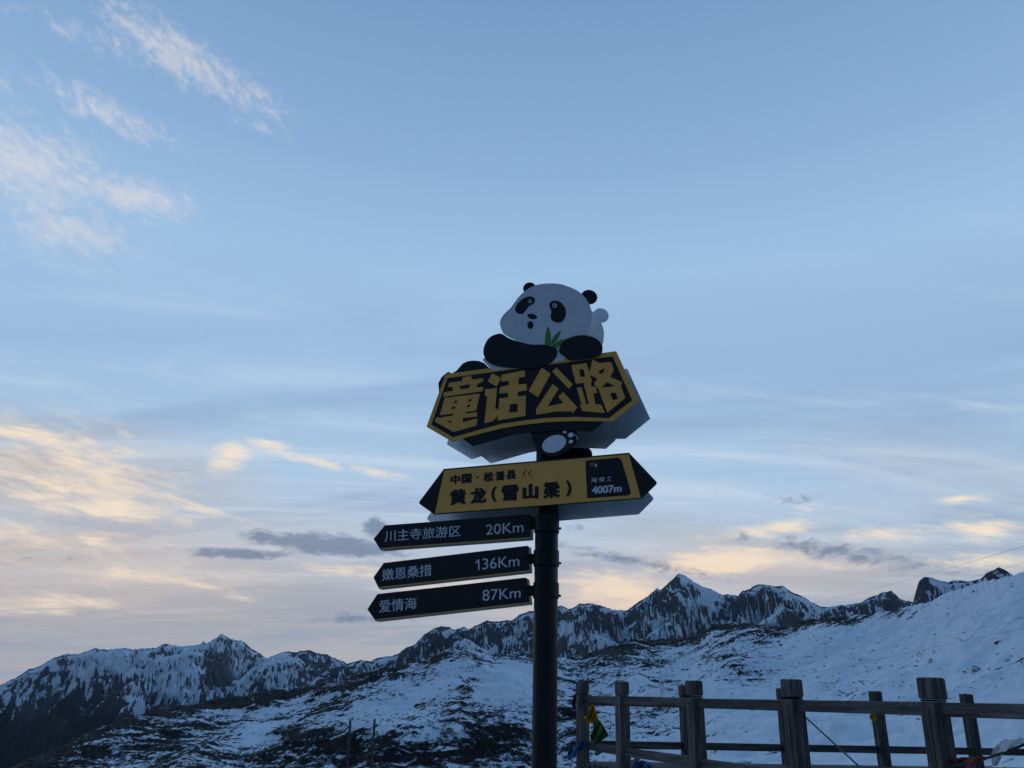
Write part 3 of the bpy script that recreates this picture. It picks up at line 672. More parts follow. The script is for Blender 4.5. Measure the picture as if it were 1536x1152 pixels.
ch_hua = [[r1([(873, 178), (990, 238), (932, 355), (815, 290)])],
          [r1([(782, 392), (938, 375), (912, 662), (935, 645), (965, 690), (950, 735), (885, 815), (770, 842), (808, 485), (778, 480)])],
          [r1([(1000, 200), (1305, 140), (1312, 222), (1225, 240), (1222, 330), (1332, 318), (1335, 405), (1215, 422), (1210, 490), (1322, 475), (1315, 745), (945, 805), (972, 512), (1080, 505), (1090, 440), (968, 448), (980, 365), (1090, 338), (1100, 278), (998, 290)]),
           r1([(1110, 590), (1215, 580), (1212, 690), (1100, 702)])]]
ch_gong = [[r2([(238, 228), (332, 295), (195, 548), (95, 478)])], [r2([(395, 228), (572, 408), (530, 458), (350, 270)])],
           [r2([(355, 405), (420, 455), (298, 648), (472, 612), (415, 540), (468, 490), (622, 660), (572, 718), (552, 700), (400, 700), (180, 737), (175, 680)])]]
ch_lu = [[r2([(555, 205), (722, 180), (780, 385), (605, 400)]), r2([(640, 250), (690, 243), (705, 325), (655, 332)])],
         [r2([(690, 398), (765, 388), (775, 435), (820, 432), (835, 500), (795, 508), (815, 625), (880, 628), (918, 718), (672, 695), (648, 628), (668, 625), (615, 448), (668, 440), (718, 625), (745, 622)])],
         [r2([(785, 142), (862, 180), (985, 168), (1015, 250), (975, 330), (1105, 385), (1092, 430), (1140, 555), (945, 715), (850, 460), (800, 405), (840, 350), (750, 300)]), r2([(855, 262), (925, 232), (900, 285), (860, 298)]), r2([(945, 385), (1030, 430), (880, 445)]), r2([(975, 505), (1040, 498), (1058, 565), (1005, 585)])]]
for ch in (ch_tong, ch_hua, ch_gong, ch_lu): multi('character', ch, PF, .0005, .005, M_YEL, board)
# ---- panda cut-out
HEAD = r3([(520, 105), (600, 92), (700, 86), (800, 95), (900, 125), (1000, 170), (1080, 235), (1140, 320), (1175, 420), (1176, 520), (1150, 620), (1110, 710), (1020, 790), (900, 840), (780, 850), (640, 828), (520, 820), (400, 795), (280, 765), (190, 725), (125, 680), (95, 610), (85, 560), (100, 500), (150, 435), (210, 380), (260, 310), (320, 235), (400, 165), (460, 130)])
EARL = ell(*r3([(435, 142)])[0], 78 * .12587, 71 * .12587, -10); EARR = ell(*r3([(1143, 246)])[0], 98 * .12587, 86 * .12587, 10)
PAW = r3([(790, 880), (805, 830), (860, 770), (940, 728), (1040, 708), (1140, 712), (1230, 745), (1290, 800), (1308, 860), (1295, 920), (1240, 965), (1120, 988), (1000, 1003), (930, 1003), (875, 980), (850, 955), (805, 925)])
ARM = [(749.6, 501.4), (738, 505.5), (730.7, 513.2), (726.2, 525.8), (728.2, 537), (738.3, 547.2), (760.9, 552.4), (791, 553), (812, 551), (828, 544), (836.4, 532), (834.2, 523.4), (818.8, 518.2), (801, 518.2), (778.5, 513.2), (764, 508), (756.5, 503.2)]
BODY = [(724, 540), (740, 525), (850, 518), (846, 541), (800, 549), (740, 556), (732, 549)]
FOOT = r4([(840, 110), (850, 165), (870, 230), (905, 300), (960, 335), (1040, 347), (1110, 327), (1180, 282), (1225, 238), (1240, 195), (1222, 145), (1130, 100)])
panda = prism('panda_cutout', [catmull(HEAD, 3)], PF, .006, .010, M_WHITE, sign)
prism('ear', [EARL], PF, .001, .005, M_BLACK, panda); prism('ear', [EARR], PF, .001, .005, M_BLACK, panda)
prism('belly', [BODY], PF, .0045, .0056, M_WHITE, panda)
prism('arm', [catmull(ARM, 4)], PF, .0108, .0145, M_BLACK, panda); prism('arm', [catmull(PAW, 4)], PF, .0108, .0145, M_BLACK, panda)
prism('hip', [HIP], PF, -.016, -.011, M_BLACK, panda)
prism('eye_patch', [catmull(r3([(268, 400), (275, 365), (310, 310), (370, 265), (430, 243), (480, 250), (502, 285), (490, 325), (440, 355), (410, 385), (380, 430), (340, 452), (290, 440)]), 4)], PF, .0102, .0118, M_BLACK, panda)
prism('eye_patch', [catmull(r3([(675, 360), (685, 315), (730, 293), (790, 305), (840, 345), (870, 410), (860, 490), (820, 545), (760, 553), (710, 530), (690, 480), (697, 420)]), 4)], PF, .0102, .0118, M_BLACK, panda)
for (ex, ey, er, ep) in ((443, 302, 21, 11), (738, 352, 27, 12)):
    c = r3([(ex, ey)])[0]; c2 = r3([(ex - 3, ey + 1)])[0]
    eye = prism('eye', [ell(*c, er * .12587, er * .12587)], PF, .0120, .0128, M_TEXT, panda)
    prism('pupil', [ell(*c2, ep * .12587, ep * .12587)], PF, .0130, .0136, M_BLACK, panda)
prism('nose', [catmull(r3([(412, 470), (430, 452), (480, 452), (525, 480), (515, 505), (480, 515), (440, 503)]), 4)], PF, .0102, .0118, M_BLACK, panda)
prism('mouth', [ell(*r3([(448, 583)])[0], 36 * .12587, 46 * .12587)], PF, .0102, .0118, M_BLACK, panda)
LEAVES = [([(625, 815), (622, 760), (632, 680), (655, 600), (685, 670), (693, 740), (685, 820)], (655, 650, 660, 800)), ([(690, 815), (705, 760), (745, 700), (810, 650), (790, 720), (750, 780), (705, 820)], (780, 690, 705, 800)), ([(700, 835), (740, 800), (800, 765), (900, 742), (920, 745), (850, 800), (790, 835), (740, 858)], (880, 760, 740, 835))]
for i, (lf, vn) in enumerate(LEAVES):
    prism('bamboo_leaf', [catmull(r3(lf), 3)], PF, .0102, .0112 + .0006 * i, M_GREEN, panda)
    (x0, y0), (x1, y1) = r3([vn[:2], vn[2:]]); nx, ny = (y1 - y0), -(x1 - x0); q = .45 / math.hypot(nx, ny)
    prism('leaf_vein', [[(x0, y0), (x1 + nx * q, y1 + ny * q), (x1 - nx * q, y1 - ny * q)]], PF, .0114 + .0006 * i, .0118 + .0006 * i, M_VEIN, panda)
foot = prism('foot', [catmull(FOOT, 3)], PF, .006, .010, M_BLACK, panda)
# the foot shows below the board only: it sits behind the lower plate
for v in foot.data.vertices: v.co -= PF.N * .028
def footpart(nm, lp, mat):
    o = prism(nm, [lp], PF, -.0175, -.0165, mat, panda); return o
S4 = 280 / 1536
footpart('foot_pad', ell(*r4([(1042, 245)])[0], 103 * S4, 68 * S4, -22), M_PAD)
footpart('toe_pad', [p for p in ell(*r4([(1130, 148)])[0], 18 * S4, 11 * S4, 0)], M_PAD)
footpart('toe_pad', ell(*r4([(1180, 172)])[0], 25 * S4, 19 * S4, -20), M_PAD)
footpart('toe_pad', ell(*r4([(1180, 227)])[0], 18 * S4, 15 * S4, -20), M_PAD)
footpart('toe_outline', r4([(1213, 172), (1224, 183), (1231, 198), (1228, 214), (1234, 214), (1238, 197), (1229, 180), (1216, 168)]), M_PAD)
# ---- rear board: the same outline on the far side of the pole, bare metal toward us
def disp(p):
    x, y = p; return (x + 27.5 - (x - 700) / 24 + (min(y, 600) - 600) * .022, y + 26)
rear = prism('rear_title_board', [[disp(p) for p in OUT]], PR, -.004, 0, M_ALU, sign)
prism('rear_shadow_plate', [[disp(p) for p in LOWER]], PR, -.009, -.005, M_ALU, rear)
rp = prism('rear_panda_cutout', [[disp(p) for p in catmull(HEAD, 3)]], PR, -.014, -.010, M_ALU, rear)
for e_ in (EARL, EARR): prism('rear_ear', [[disp(p) for p in e_]], PR, -.019, -.015, M_ALU, rear)
prism('rear_arm', [[disp(p) for p in catmull(PAW, 3)]], PR, -.024, -.020, M_ALU, rear)
prism('rear_arm', [[disp(p) for p in catmull(ARM, 3)]], PR, -.024, -.020, M_ALU, rear)
prism('rear_foot', [[disp(p) for p in catmull(FOOT, 3)]], PR, -.030, -.026, M_BLACK, rear)  # black instead of bare metal: the shade on the rear foot, as colour
# ---- direction board
BO = [(666, 703.4), (943.6, 679.1), (986.6, 724.5), (962.4, 748), (652, 772.2), (627.5, 754.7)]
r5 = reg(620, 680, 240 / 1536); r6 = reg(820, 670, 180 / 1536)
db = prism('direction_board', [rounded(BO, [0, 0, 4, 0, 0, 4])], PF, -.003, .002, M_BLACK, sign)
prism('yellow_panel', [[(666.8, 705.6), (943.4, 681.6), (961.4, 746.6), (652.6, 770.4)]], PF, .0024, .0036, M_YEL, db)
prism('altitude_panel', [rounded(r6([(497, 180), (952, 140), (1092, 622), (522, 662)]), [0, 7, 7, 0])], PF, .0038, .0048, M_BLACK, db)
def q5(x0, y0, x1, y1, f=r5, k=-.088):        # ink box of a glyph: left/right columns, tops given at the left
    return f([(x0, y0), (x1, y0 + (x1 - x0) * k), (x1, y1 + (x1 - x0) * k), (x0, y1)])
for chs, bx in (('中', (358, 212, 455, 300)), ('国', (466, 202, 562, 293)), ('松', (675, 186, 775, 277)), ('潘', (788, 176, 880, 266)), ('县', (893, 166, 990, 257))):
    lettering('lettering', chs, q5(*bx), PF, .0038, M_BLACK, db, bold=.066)
prism('lettering', [ell(*r5([(619, 231)])[0], 1.6, 1.6)], PF, .0038, .005, M_BLACK, db)
for x0 in (1050, 1100):
    prism('chevron', [r5([(x0, 197), (x0 + 33, 163), (x0 + 42, 163), (x0 + 14, 195), (x0 + 40, 221), (x0 + 30, 221)])], PF, .0038, .005, M_BLACK, db)
for chs, bx in (('黄', (352, 352, 512, 502)), ('龙', (550, 338, 705, 490)), ('雪', (850, 312, 1012, 468)), ('山', (1050, 300, 1205, 450)), ('梁', (1248, 280, 1410, 440))):
    lettering('lettering', chs, q5(*bx), PF, .0038, M_BLACK, db, bold=.074)
prism('bracket_mark', [r5([(780, 320), (806, 318), (786, 355), (780, 395), (786, 432), (806, 465), (780, 468), (758, 432), (750, 395), (758, 352)])], PF, .0038, .005, M_BLACK, db)
prism('bracket_mark', [r5([(1465, 265), (1492, 262), (1514, 300), (1522, 338), (1516, 375), (1495, 412), (1467, 416), (1486, 376), (1492, 338), (1484, 300)])], PF, .0038, .005, M_BLACK, db)
for chs, bx in (('海', (572, 402, 650, 464)), ('拔', (672, 394, 748, 453))):
    lettering('lettering', chs, q5(*bx, f=r6, k=-.08), PF, .005, M_TEXT, db, bold=.012)
lettering('lettering', '4007m', q5(580, 512, 965, 610, f=r6, k=-.075), PF, .005, M_TEXT, db, bold=.045)
for y0 in (405, 440):
    prism('chevron', [r6([(776, y0), (803, y0 - 24), (828, y0), (828, y0 + 6), (803, y0 - 14), (776, y0 + 8)])], PF, .005, .006, M_TEXT, db)
prism('red_dot', [ell(*r6([(585, 230)])[0], 27 * .1172, 25 * .1172)], PF, .005, .006, M_RED, db)
prism('white_drop', [catmull(r6([(636, 215), (648, 240), (646, 256), (634, 262), (623, 255), (623, 240)]), 3)], PF, .005, .006, M_TEXT, db)
# rear direction board
def disp2(p): return (p[0] + 12 - (p[0] - 628) * 17.5 / 358, p[1] + 23.5)
prism('rear_direction_board', [rounded([disp2(p) for p in BO], [0, 0, 4, 0, 0, 4])], PR, -.004, .0, M_ALU, sign)
_c = Vector((-.045, -.0705, zpole(777.5)))
bm = bmesh.new(); bmesh.ops.create_cube(bm, size=1, matrix=Matrix.Translation(_c) @ Matrix.Rotation(-R(32), 4, 'Z') @ Matrix.Diagonal((.006, .004, .022, 1))); bm_obj('sticker_scrap', bm, M_WHITE, sign)
# square tubes tying the boards to the pole
for py in (600, 625, 712, 742):
    z = zpole(py)
    bm = bmesh.new(); bmesh.ops.create_cube(bm, size=1, matrix=Matrix.Translation((0, 0, z)) @ Matrix.Rotation(-R(YAW), 4, 'Z') @ Matrix.Diagonal((.42 if py < 700 else .30, .222, .03, 1)))
    bm_obj('bracket', bm, M_POLE, sign)
# ---- three arrow blades
r7 = reg(545, 760, 155 / 992); r8 = reg(690, 750, 170 / 1031)
BL = [dict(o=[(560.3, 808.4), (577, 788), (797, 771), (796, 808.3), (570.8, 824.8)], t=[('川主寺旅游区', r7([(208, 228), (937, 178), (934, 285), (204, 340)]), .006), ('20Km', r8([(238, 224), (578, 197), (578, 291), (236, 318)]), 0)], yaw=20),
      dict(o=[(560.2, 866), (575.5, 844.4), (793, 818.2), (794.5, 858), (568.4, 883.4)], t=[('嫩恩桑措', r7([(183, 600), (656, 550), (656, 663), (183, 714)]), .006), ('36Km', r8([(205, 534), (540, 502), (540, 600), (205, 634)]), 0)], yaw=20),
      dict(o=[(551, 914), (566, 891), (790, 866), (794.8, 905.8), (563.75, 931.9)], t=[('爱情海', r7([(152, 900), (514, 866), (514, 980), (152, 1022)]), .006), ('87Km', r8([(205, 818), (552, 792), (552, 888), (205, 920)]), 0)], yaw=20)]
ring_py = [(771, 797.5), (824, 848.5), (873, 896.5)]
for k, b in enumerate(BL):
    P = Plane(b['yaw'], .035)
    o = b['o']
    bl = prism('arrow_blade', [rounded(o, [0, 0, 4, 1, 0])], P, -.062, 0, M_BLACK, sign)
    x0, y0 = o[4]; x1, y1 = o[3]
    prism('edge_strip', [[(x0 - .6, y0 - 2.6), (x1 - .2, y1 - 2.6), (x1 - .2, y1 - .3), (x0 + .8, y0 - .3)]], P, .0003, .0022, M_STRIPE, bl)
    for body, q, bd in b['t']: lettering('lettering', body, q, P, .0006, M_TEXT, bl, bold=bd)
    if k == 1: prism('lettering', [r8([(139, 567), (141, 577), (163, 558), (166, 638), (179, 637), (175, 538), (165, 539)])], P, .0006, .0014, M_TEXT, bl)
    # clamp round the pole, its arm to the blade, and bolts
    za, zb = zpole(ring_py[k][0]), zpole(ring_py[k][1])
    bm = bmesh.new(); tube_bm(bm, [(0, 0, zb), (0, 0, zb + .006), (0, 0, za - .006), (0, 0, za)], [.0885, .0905, .0905, .0885], 40)
    cl = bm_obj('clamp', bm, M_POLE, sign, False)
    end = P.hit(793, (o[2][1] + o[3][1]) / 2 + 6) - SB
    bm = bmesh.new(); tube_bm(bm, [(end.x - .03 * P.U.x, end.y - .03 * P.U.y + .02, (za + zb) / 2), (-.02, -.0, (za + zb) / 2)], .036, 4); bm_obj('clamp_arm', bm, M_POLE, cl)
    for sgn in (1,):
        bx = .094
        bm = bmesh.new(); zz = zpole([790.4, 843, 892][k])
        tube_bm(bm, [(.08, -.01, zz), (bx + .010, -.012, zz)], .0085, 8); bm_obj('bolt', bm, M_POLE, cl)

# ------------------------------------------------------------------ boardwalk and its railings
def wood_mat():
    m, t, b = mat_new('weathered_wood')
    co = N(t, 'ShaderNodeTexCoord').outputs['Object']
    mp = N(t, 'ShaderNodeMapping'); mp.inputs['Scale'].default_value = (1, 1, .08); t.links.new(co, mp.inputs[0])
    oi = N(t, 'ShaderNodeObjectInfo')
    va = N(t, 'ShaderNodeVectorMath'); va.operation = 'ADD'; t.links.new(mp.outputs[0], va.inputs[0])
    sc = N(t, 'ShaderNodeVectorMath'); sc.operation = 'SCALE'; sc.inputs[0].default_value = (13, 7, 5); t.links.new(oi.outputs['Random'], sc.inputs['Scale']); t.links.new(sc.outputs[0], va.inputs[1])
    n1 = onoise(t, va.outputs[0], 26, 6, .65, .5); n2 = onoise(t, va.outputs[0], 3.5, 4, .6)
    f = SM(t, M(t, 'ADD', M(t, 'MULTIPLY', n1, .7), M(t, 'MULTIPLY', n2, .3)), .35, .68)
    c = MIX(t, f, (.036, .030, .026), (.165, .146, .130))
    c = MIX(t, M(t, 'MULTIPLY', M(t, 'SUBTRACT', oi.outputs['Random'], .35), .7, clamp=True), c, MIX(t, f, (.048, .042, .037), (.21, .19, .172)))
    t.links.new(c, b.inputs['Base Color']); b.inputs['Roughness'].default_value = .8; b.inputs['Specular IOR Level'].default_value = .25
    bp = N(t, 'ShaderNodeBump'); bp.inputs['Strength'].default_value = .5; bp.inputs['Distance'].default_value = .006
    t.links.new(n1, bp.inputs['Height']); t.links.new(bp.outputs[0], b.inputs['Normal'])
    return m
M_WOOD = wood_mat()
M_GAP = paint('dark_wood_crack', (.012, .011, .011), .9, spec=.05)
DECK = .80
FLOOR = .862
def bevel_box_bm(sx, sy, z0, z1, bev, taper=0.0):
    bm = bmesh.new(); bmesh.ops.create_cube(bm, size=1, matrix=Matrix.Translation((0, 0, (z0 + z1) / 2)) @ Matrix.Diagonal((sx, sy, z1 - z0, 1)))
    if taper:
        for v in bm.verts:
            if v.co.z > (z0 + z1) / 2: v.co.x *= 1 - taper; v.co.y *= 1 - taper
    bmesh.ops.bevel(bm, geom=list(bm.edges), offset=bev, segments=2, affect='EDGES', profile=.5)
    return bm
PW = .133
def mesh_of(bm, nm, mat):
    bmesh.ops.recalc_face_normals(bm, faces=bm.faces)
    me = bpy.data.meshes.new(nm); bm.to_mesh(me); bm.free(); me.materials.append(mat); return me
ME_SHAFT = mesh_of(bevel_box_bm(PW, PW, -1.0, .838, .014), 'post', M_WOOD)
ME_NECK = mesh_of(bevel_box_bm(PW * .90, PW * .90, .839, .851, .008), 'neck', M_GAP)
ME_CAP = mesh_of(bevel_box_bm(PW * 1.0, PW * 1.0, .852, .992, .015), 'cap', M_WOOD)
def part(name, me, parent, loc=(0, 0, 0), rz=0.0, rx=0.0, ry=0.0):
    o = bpy.data.objects.new(name, me); COL.objects.link(o); o.parent = parent; o.location = loc; o.rotation_euler = (rx, ry, rz); return o
ME_CRACK = mesh_of(bevel_box_bm(.006, .004, -.9, .79, .001), 'crack', M_GAP)
def post_at(root, xy, rz, lean=(0, 0)):
    p = part('post', ME_SHAFT, root, (xy.x - root.location.x, xy.y - root.location.y, DECK - root.location.z), rz, lean[0], lean[1])
    part('neck', ME_NECK, p); part('cap', ME_CAP, p)
    for kx, ky, rr in ((.012, -PW / 2 - .0005, 0), (-PW / 2 - .0005, .02, math.pi / 2)): part('crack', ME_CRACK, p, (kx, ky, 0), rr)
    return p
def rail_between(root, a, b, z0, z1, w=.05, h=.088):
    A = Vector((a.x, a.y, z0)); B = Vector((b.x, b.y, z1)); L = (B - A).length
    bm = bmesh.new(); bmesh.ops.create_cube(bm, size=1, matrix=Matrix.Diagonal((w, h, L - PW * .72, 1)))
    bmesh.ops.bevel(bm, geom=list(bm.edges), offset=.008, segments=1, affect='EDGES')
    me = mesh_of(bm, 'rail', M_WOOD)
    o = bpy.data.objects.new('rail', me); COL.objects.link(o); o.parent = root
    zax = (B - A).normalized(); yax = (Vector((0, 0, 1)) - zax * zax.z).normalized(); xax = yax.cross(zax)
    rotm = Matrix((xax, yax, zax)).transposed()
    o.matrix_local = Matrix.Translation((A + B) / 2 - root.location) @ rotm.to_4x4()
    return o
near_px = [(874, 11.0), (934, 10.0), (1045, 8.55), (1194, 7.12), (1404, 5.80)]
NEAR = [at(px, 1085, Y) for px, Y in near_px]
d_ = (NEAR[4] - NEAR[3]); NEAR.append(NEAR[4] + Vector((d_.x, d_.y, 0)) * 1.02)
P1 = NEAR[0]
FAR = [P1] + [P1 + Vector((1.385 * i * math.cos(R(10)), 1.385 * i * math.sin(R(10)), 0)) for i in range(1, 8)]
na_ang = math.atan2(NEAR[4].y - NEAR[1].y, NEAR[4].x - NEAR[1].x)
fence = empty('wooden_railing', (NEAR[1].x, NEAR[1].y, DECK)); tag(fence, 'weathered wooden railing running from the corner post toward the lower right, nearest row', 'railing', 'boardwalk railings')
leans = [(0, 0), (.0, .0), (.01, 0), (0, -.012), (0, .01), (0, 0)]
for i, p in enumerate(NEAR): post_at(fence, p, na_ang, leans[i])
ztop, zlow = EYE - .012, EYE - .55
for i in range(5):
    rail_between(fence, NEAR[i], NEAR[i + 1], ztop + random.uniform(-.008, .008), ztop + random.uniform(-.008, .008))
    rail_between(fence, NEAR[i], NEAR[i + 1], zlow + random.uniform(-.01, .01), zlow + random.uniform(-.01, .01))
fence2 = empty('wooden_railing', (FAR[2].x, FAR[2].y, DECK)); tag(fence2, 'weathered wooden railing along the back edge of the boardwalk, seen through the nearer row', 'railing', 'boardwalk railings')
for i, p in enumerate(FAR[1:]): post_at(fence2, p, R(10), (random.uniform(-.012, .012), random.uniform(-.005, .015)))
for i in range(len(FAR) - 1):
    rail_between(fence2, FAR[i], FAR[i + 1], ztop - .03, ztop - .03); rail_between(fence2, FAR[i], FAR[i + 1], zlow + .01, zlow + .01)
# deck planks run along the back row and end at the near row
deck = empty('boardwalk', (FAR[2].x, FAR[2].y, DECK)); tag(deck, 'plank boardwalk deck between the two railings', kind='structure')
fd = Vector((math.cos(R(10)), math.sin(R(10)), 0)); fn = Vector((fd.y, -fd.x, 0))       # fn points toward the camera
pw = .145
nd = (NEAR[5] - NEAR[0]); nd.z = 0; nd.normalize()
for j in range(44):
    off = -.16 + pw * (j + .5)
    c0 = P1 + fn * off
    # start where the plank meets the near row, a little outside it
    k = off / max(nd.dot(fn), 1e-3)
    s0 = (nd * k).dot(fd) - .04; s1 = 9.4
    if s1 - s0 < .5: break
    bm = bmesh.new(); bmesh.ops.create_cube(bm, size=1, matrix=Matrix.Diagonal((pw - .008, .04, s1 - s0, 1)))
    bmesh.ops.bevel(bm, geom=list(bm.edges), offset=.004, segments=1, affect='EDGES')
    o = bpy.data.objects.new('plank', mesh_of(bm, 'plank', M_WOOD)); COL.objects.link(o); o.parent = deck
    zz = FLOOR - .0225 + random.uniform(-.003, .003)
    ctr = c0 + fd * ((s0 + s1) / 2); ctr.z = zz
    rotm = Matrix((fn, Vector((0, 0, 1)), fn.cross(Vector((0, 0, 1))))).transposed()
    o.matrix_local = Matrix.Translation(ctr - deck.location) @ rotm.to_4x4()
for row in ((NEAR[0], NEAR[5]), (FAR[0], FAR[7])):
    A, B = row; A = Vector((A.x, A.y, FLOOR - .13)); B = Vector((B.x, B.y, FLOOR - .13)); L = (B - A).length
    bm = bmesh.new(); bmesh.ops.create_cube(bm, size=1, matrix=Matrix.Diagonal((.06, .16, L, 1)))
    o = bpy.data.objects.new('beam', mesh_of(bm, 'beam', M_WOOD)); COL.objects.link(o); o.parent = deck
    zax = (B - A).normalized(); yax = Vector((0, 0, 1)); xax = yax.cross(zax)
    o.matrix_local = Matrix.Translation((A + B) / 2 - deck.location) @ Matrix((xax, yax, zax)).transposed().to_4x4()

# ------------------------------------------------------------------ prayer flags, scarves and cords on the railing
def cloth_mat(name, rgb):
    m = paint(name, rgb, .85, var=.25, scale=14, spec=.1); return m
def cloth(name, poly, Y, mat, label, cat='prayer flag', amp=.085, dY=0.0, seed=1, group=None):
    """crumpled cloth: outline traced, folds pushed in depth, real thickness"""
    pts = catmull(poly, 4)
    cxp = np.mean([p[0] for p in pts]); cyp = np.mean([p[1] for p in pts])
    x0, x1 = min(p[0] for p in pts), max(p[0] for p in pts); span = x1 - x0
    rings = 7; V = []; F = []; n = len(pts)
    base = at(cxp, cyp, Y)
    o_ = random.Random(seed); ph = [o_.uniform(0, 6.28) for _ in range(4)]
    for r_ in range(rings + 1):
        s = r_ / rings
        for (px, py) in pts:
            x = cxp + (px - cxp) * s; y = cyp + (py - cyp) * s
            fx = (x - cxp) / max(span, 1) * 6.28
            dep = amp * (math.sin(fx * 1.3 + ph[0] + (y - cyp) * .05) * .6 + math.sin(fx * 2.6 + (y - cyp) * .30 + ph[1]) * .5 + math.sin(fx * 4.1 - (y - cyp) * .42 + ph[2]) * .25)
            V.append(at(x, y, Y + dep + dY * (x - cxp) / max(span, 1)) - base)
    for r_ in range(rings):
        for i in range(n):
            j = (i + 1) % n; F.append((r_ * n + i, r_ * n + j, (r_ + 1) * n + j, (r_ + 1) * n + i))
    o = mesh_obj(name, V, F, mat, None, True); o.location = base
    bm = bmesh.new(); bm.from_mesh(o.data); bmesh.ops.remove_doubles(bm, verts=bm.verts, dist=1e-5); bm.to_mesh(o.data); bm.free()
    sd = o.modifiers.new('thickness', 'SOLIDIFY'); sd.thickness = .004
    tag(o, label, cat, group)
    return o
r9 = reg(840, 1000, 160 / 1213); r10 = reg(1400, 1040, 136 / 1399); r11 = reg(1150, 980, 386 / 1536)
C_Y = cloth_mat('yellow_flag_cloth', (.52, .28, .015)); C_G = cloth_mat('green_flag_cloth', (.075, .115, .035)); C_B = cloth_mat('blue_flag_cloth', (.045, .12, .24)); C_R = cloth_mat('red_flag_cloth', (.22, .045, .045)); C_W = cloth_mat('white_scarf_cloth', (.55, .57, .60))
Yc = NEAR[0].y - .16
cloth('prayer_flag', r9([(360, 425), (385, 440), (405, 500), (430, 580), (435, 605), (375, 630), (345, 640), (305, 625), (272, 570), (325, 545), (338, 480)]), Yc - .1, C_Y, 'yellow prayer flag hanging beside the corner post of the railing', seed=3, group='prayer flags on the railing')
cloth('prayer_flag', r9([(380, 640), (435, 605), (480, 660), (525, 730), (548, 785), (490, 830), (450, 850), (430, 890), (370, 875), (345, 790), (375, 730)]), Yc - .2, C_G, 'green prayer flag hanging just below the yellow one', seed=5, group='prayer flags on the railing')
cloth('prayer_flag', r9([(265, 825), (285, 850), (290, 925), (220, 960), (170, 1000), (120, 1035), (90, 1000), (100, 940), (160, 920), (205, 880)]), Yc - .06, C_B, 'blue prayer flag tied round the foot of the corner post', seed=6, group='prayer flags on the railing')
cloth('prayer_flag', r9([(170, 310), (188, 320), (180, 420), (165, 480), (140, 460), (150, 370)]), Yc + .02, cloth_mat('navy_flag_cloth', (.02, .035, .08)), 'dark navy cloth knotted to the outer side of the corner post', seed=8, group='prayer flags on the railing')
cloth('prayer_flag', r9([(870, 1075), (960, 1070), (1010, 1110), (1070, 1160), (1000, 1220), (830, 1220), (820, 1140)]), NEAR[1].y - .5, C_B, 'blue prayer flag low on the railing beside the second post', seed=9, group='prayer flags on the railing')
cloth('prayer_flag', r11([(630, 352), (652, 352), (655, 410), (640, 408), (615, 385)]), FAR[3].y - .12, C_Y, 'small yellow flag scrap caught on a back-row post', amp=.02, seed=10, group='prayer flags on the railing')
cloth('prayer_flag', r10([(235, 1060), (330, 1005), (560, 985), (830, 980), (850, 1000), (740, 1050), (600, 1110), (500, 1170), (230, 1180)]), NEAR[4].y - .25, C_R, 'dark red prayer flag stretched from the nearest post', amp=.05, dY=-.5, seed=11, group='prayer flags on the railing')
cloth('ceremonial_scarf', r10([(1400, 690), (1400, 750), (1290, 790), (1160, 860), (1060, 920), (990, 960), (985, 1050), (985, 1110), (910, 1090), (900, 960), (930, 860), (1000, 770), (1100, 712), (1230, 715)]), NEAR[4].y - .55, C_W, 'white gauzy scarf looped over the cord at the right edge', 'scarf', amp=.03, dY=-.5, seed=12)
M_CORD = paint('dark_green_cord', (.02, .045, .035), .8)
def cord(pts, rad, mat, label, name='cord', sag=0.0, cat='cord', n=24, group=None):
    bm = bmesh.new(); A, B = pts
    base = A.copy()
    tube_bm(bm, [A.lerp(B, i / n) - base - Vector((0, 0, sag * 4 * (i / n) * (1 - i / n))) for i in range(n + 1)], rad, 6)
    o = bm_obj(name, bm, mat, None, True); o.location = base; tag(o, label, cat, group); return o
cord((at(1203, 1071, NEAR[3].y + .05), at(1300, 1160, 5.6)), .006, M_CORD, 'thin green cord slanting down from the railing post')
cord((at(1425, 1150, NEAR[4].y - .1), at(1600, 1085, NEAR[4].y - 1.0)), .008, M_CORD, 'dark cord carrying the red flag and white scarf', sag=.03)
cord((at(864, 1036, Yc + .05), at(893, 1092, Yc - .12)), .004, M_CORD, 'thin string holding the yellow and green flags')

# ------------------------------------------------------------------ poles, log and wires on the hillside
M_OLDWOOD = paint('grey_old_timber', (.06, .055, .05), .85, var=.35, scale=3)
M_SNOW = paint('snow_cap', (.80, .82, .85), .7, var=.03, scale=2)
M_PALE = paint('pale_concrete', (.6, .6, .6), .8)
M_WIRE = paint('wire', (.05, .05, .055), .5)
def hill_pole(px, ptop, dist, rad, mat, label, name='timber_pole', lean=0.0, ins=True):
    d = ray(px, ptop); k = dist / math.hypot(d.x, d.y); top = CAM + d * k
    g = ground_z(top.x, top.y)
    root = empty(name, (top.x, top.y, g)); tag(root, label, 'pole')
    bm = bmesh.new(); h = top.z - g
    tube_bm(bm, [(-lean * (1 - s) * h, 0, s * h - (.4 if s == 0 else 0)) for s in (0, .25, .5, .75, 1)], [rad * 1.15, rad * 1.1, rad, rad * .95, rad * .85], 10); bm_obj('shaft', bm, mat, root, True)
    if ins:
        bm = bmesh.new(); tube_bm(bm, [(-.45, 0, h * .62), (.1, 0, h * .66)], rad * .35, 6); bm_obj('branch_stub', bm, mat, root)
        bm = bmesh.new(); tube_bm(bm, [(0, 0, h - .03), (0, 0, h + .04)], rad * .7, 8); bm_obj('top_cap', bm, mat, root)
    return root
hill_pole(525.5, 1080, 95, .14, M_OLDWOOD, 'leftmost of two bare timber poles standing in the scrub', lean=-.02)
hill_pole(562, 1079, 95, .15, M_OLDWOOD, 'bare timber pole in the scrub, the one nearer the signpost', lean=-.02)
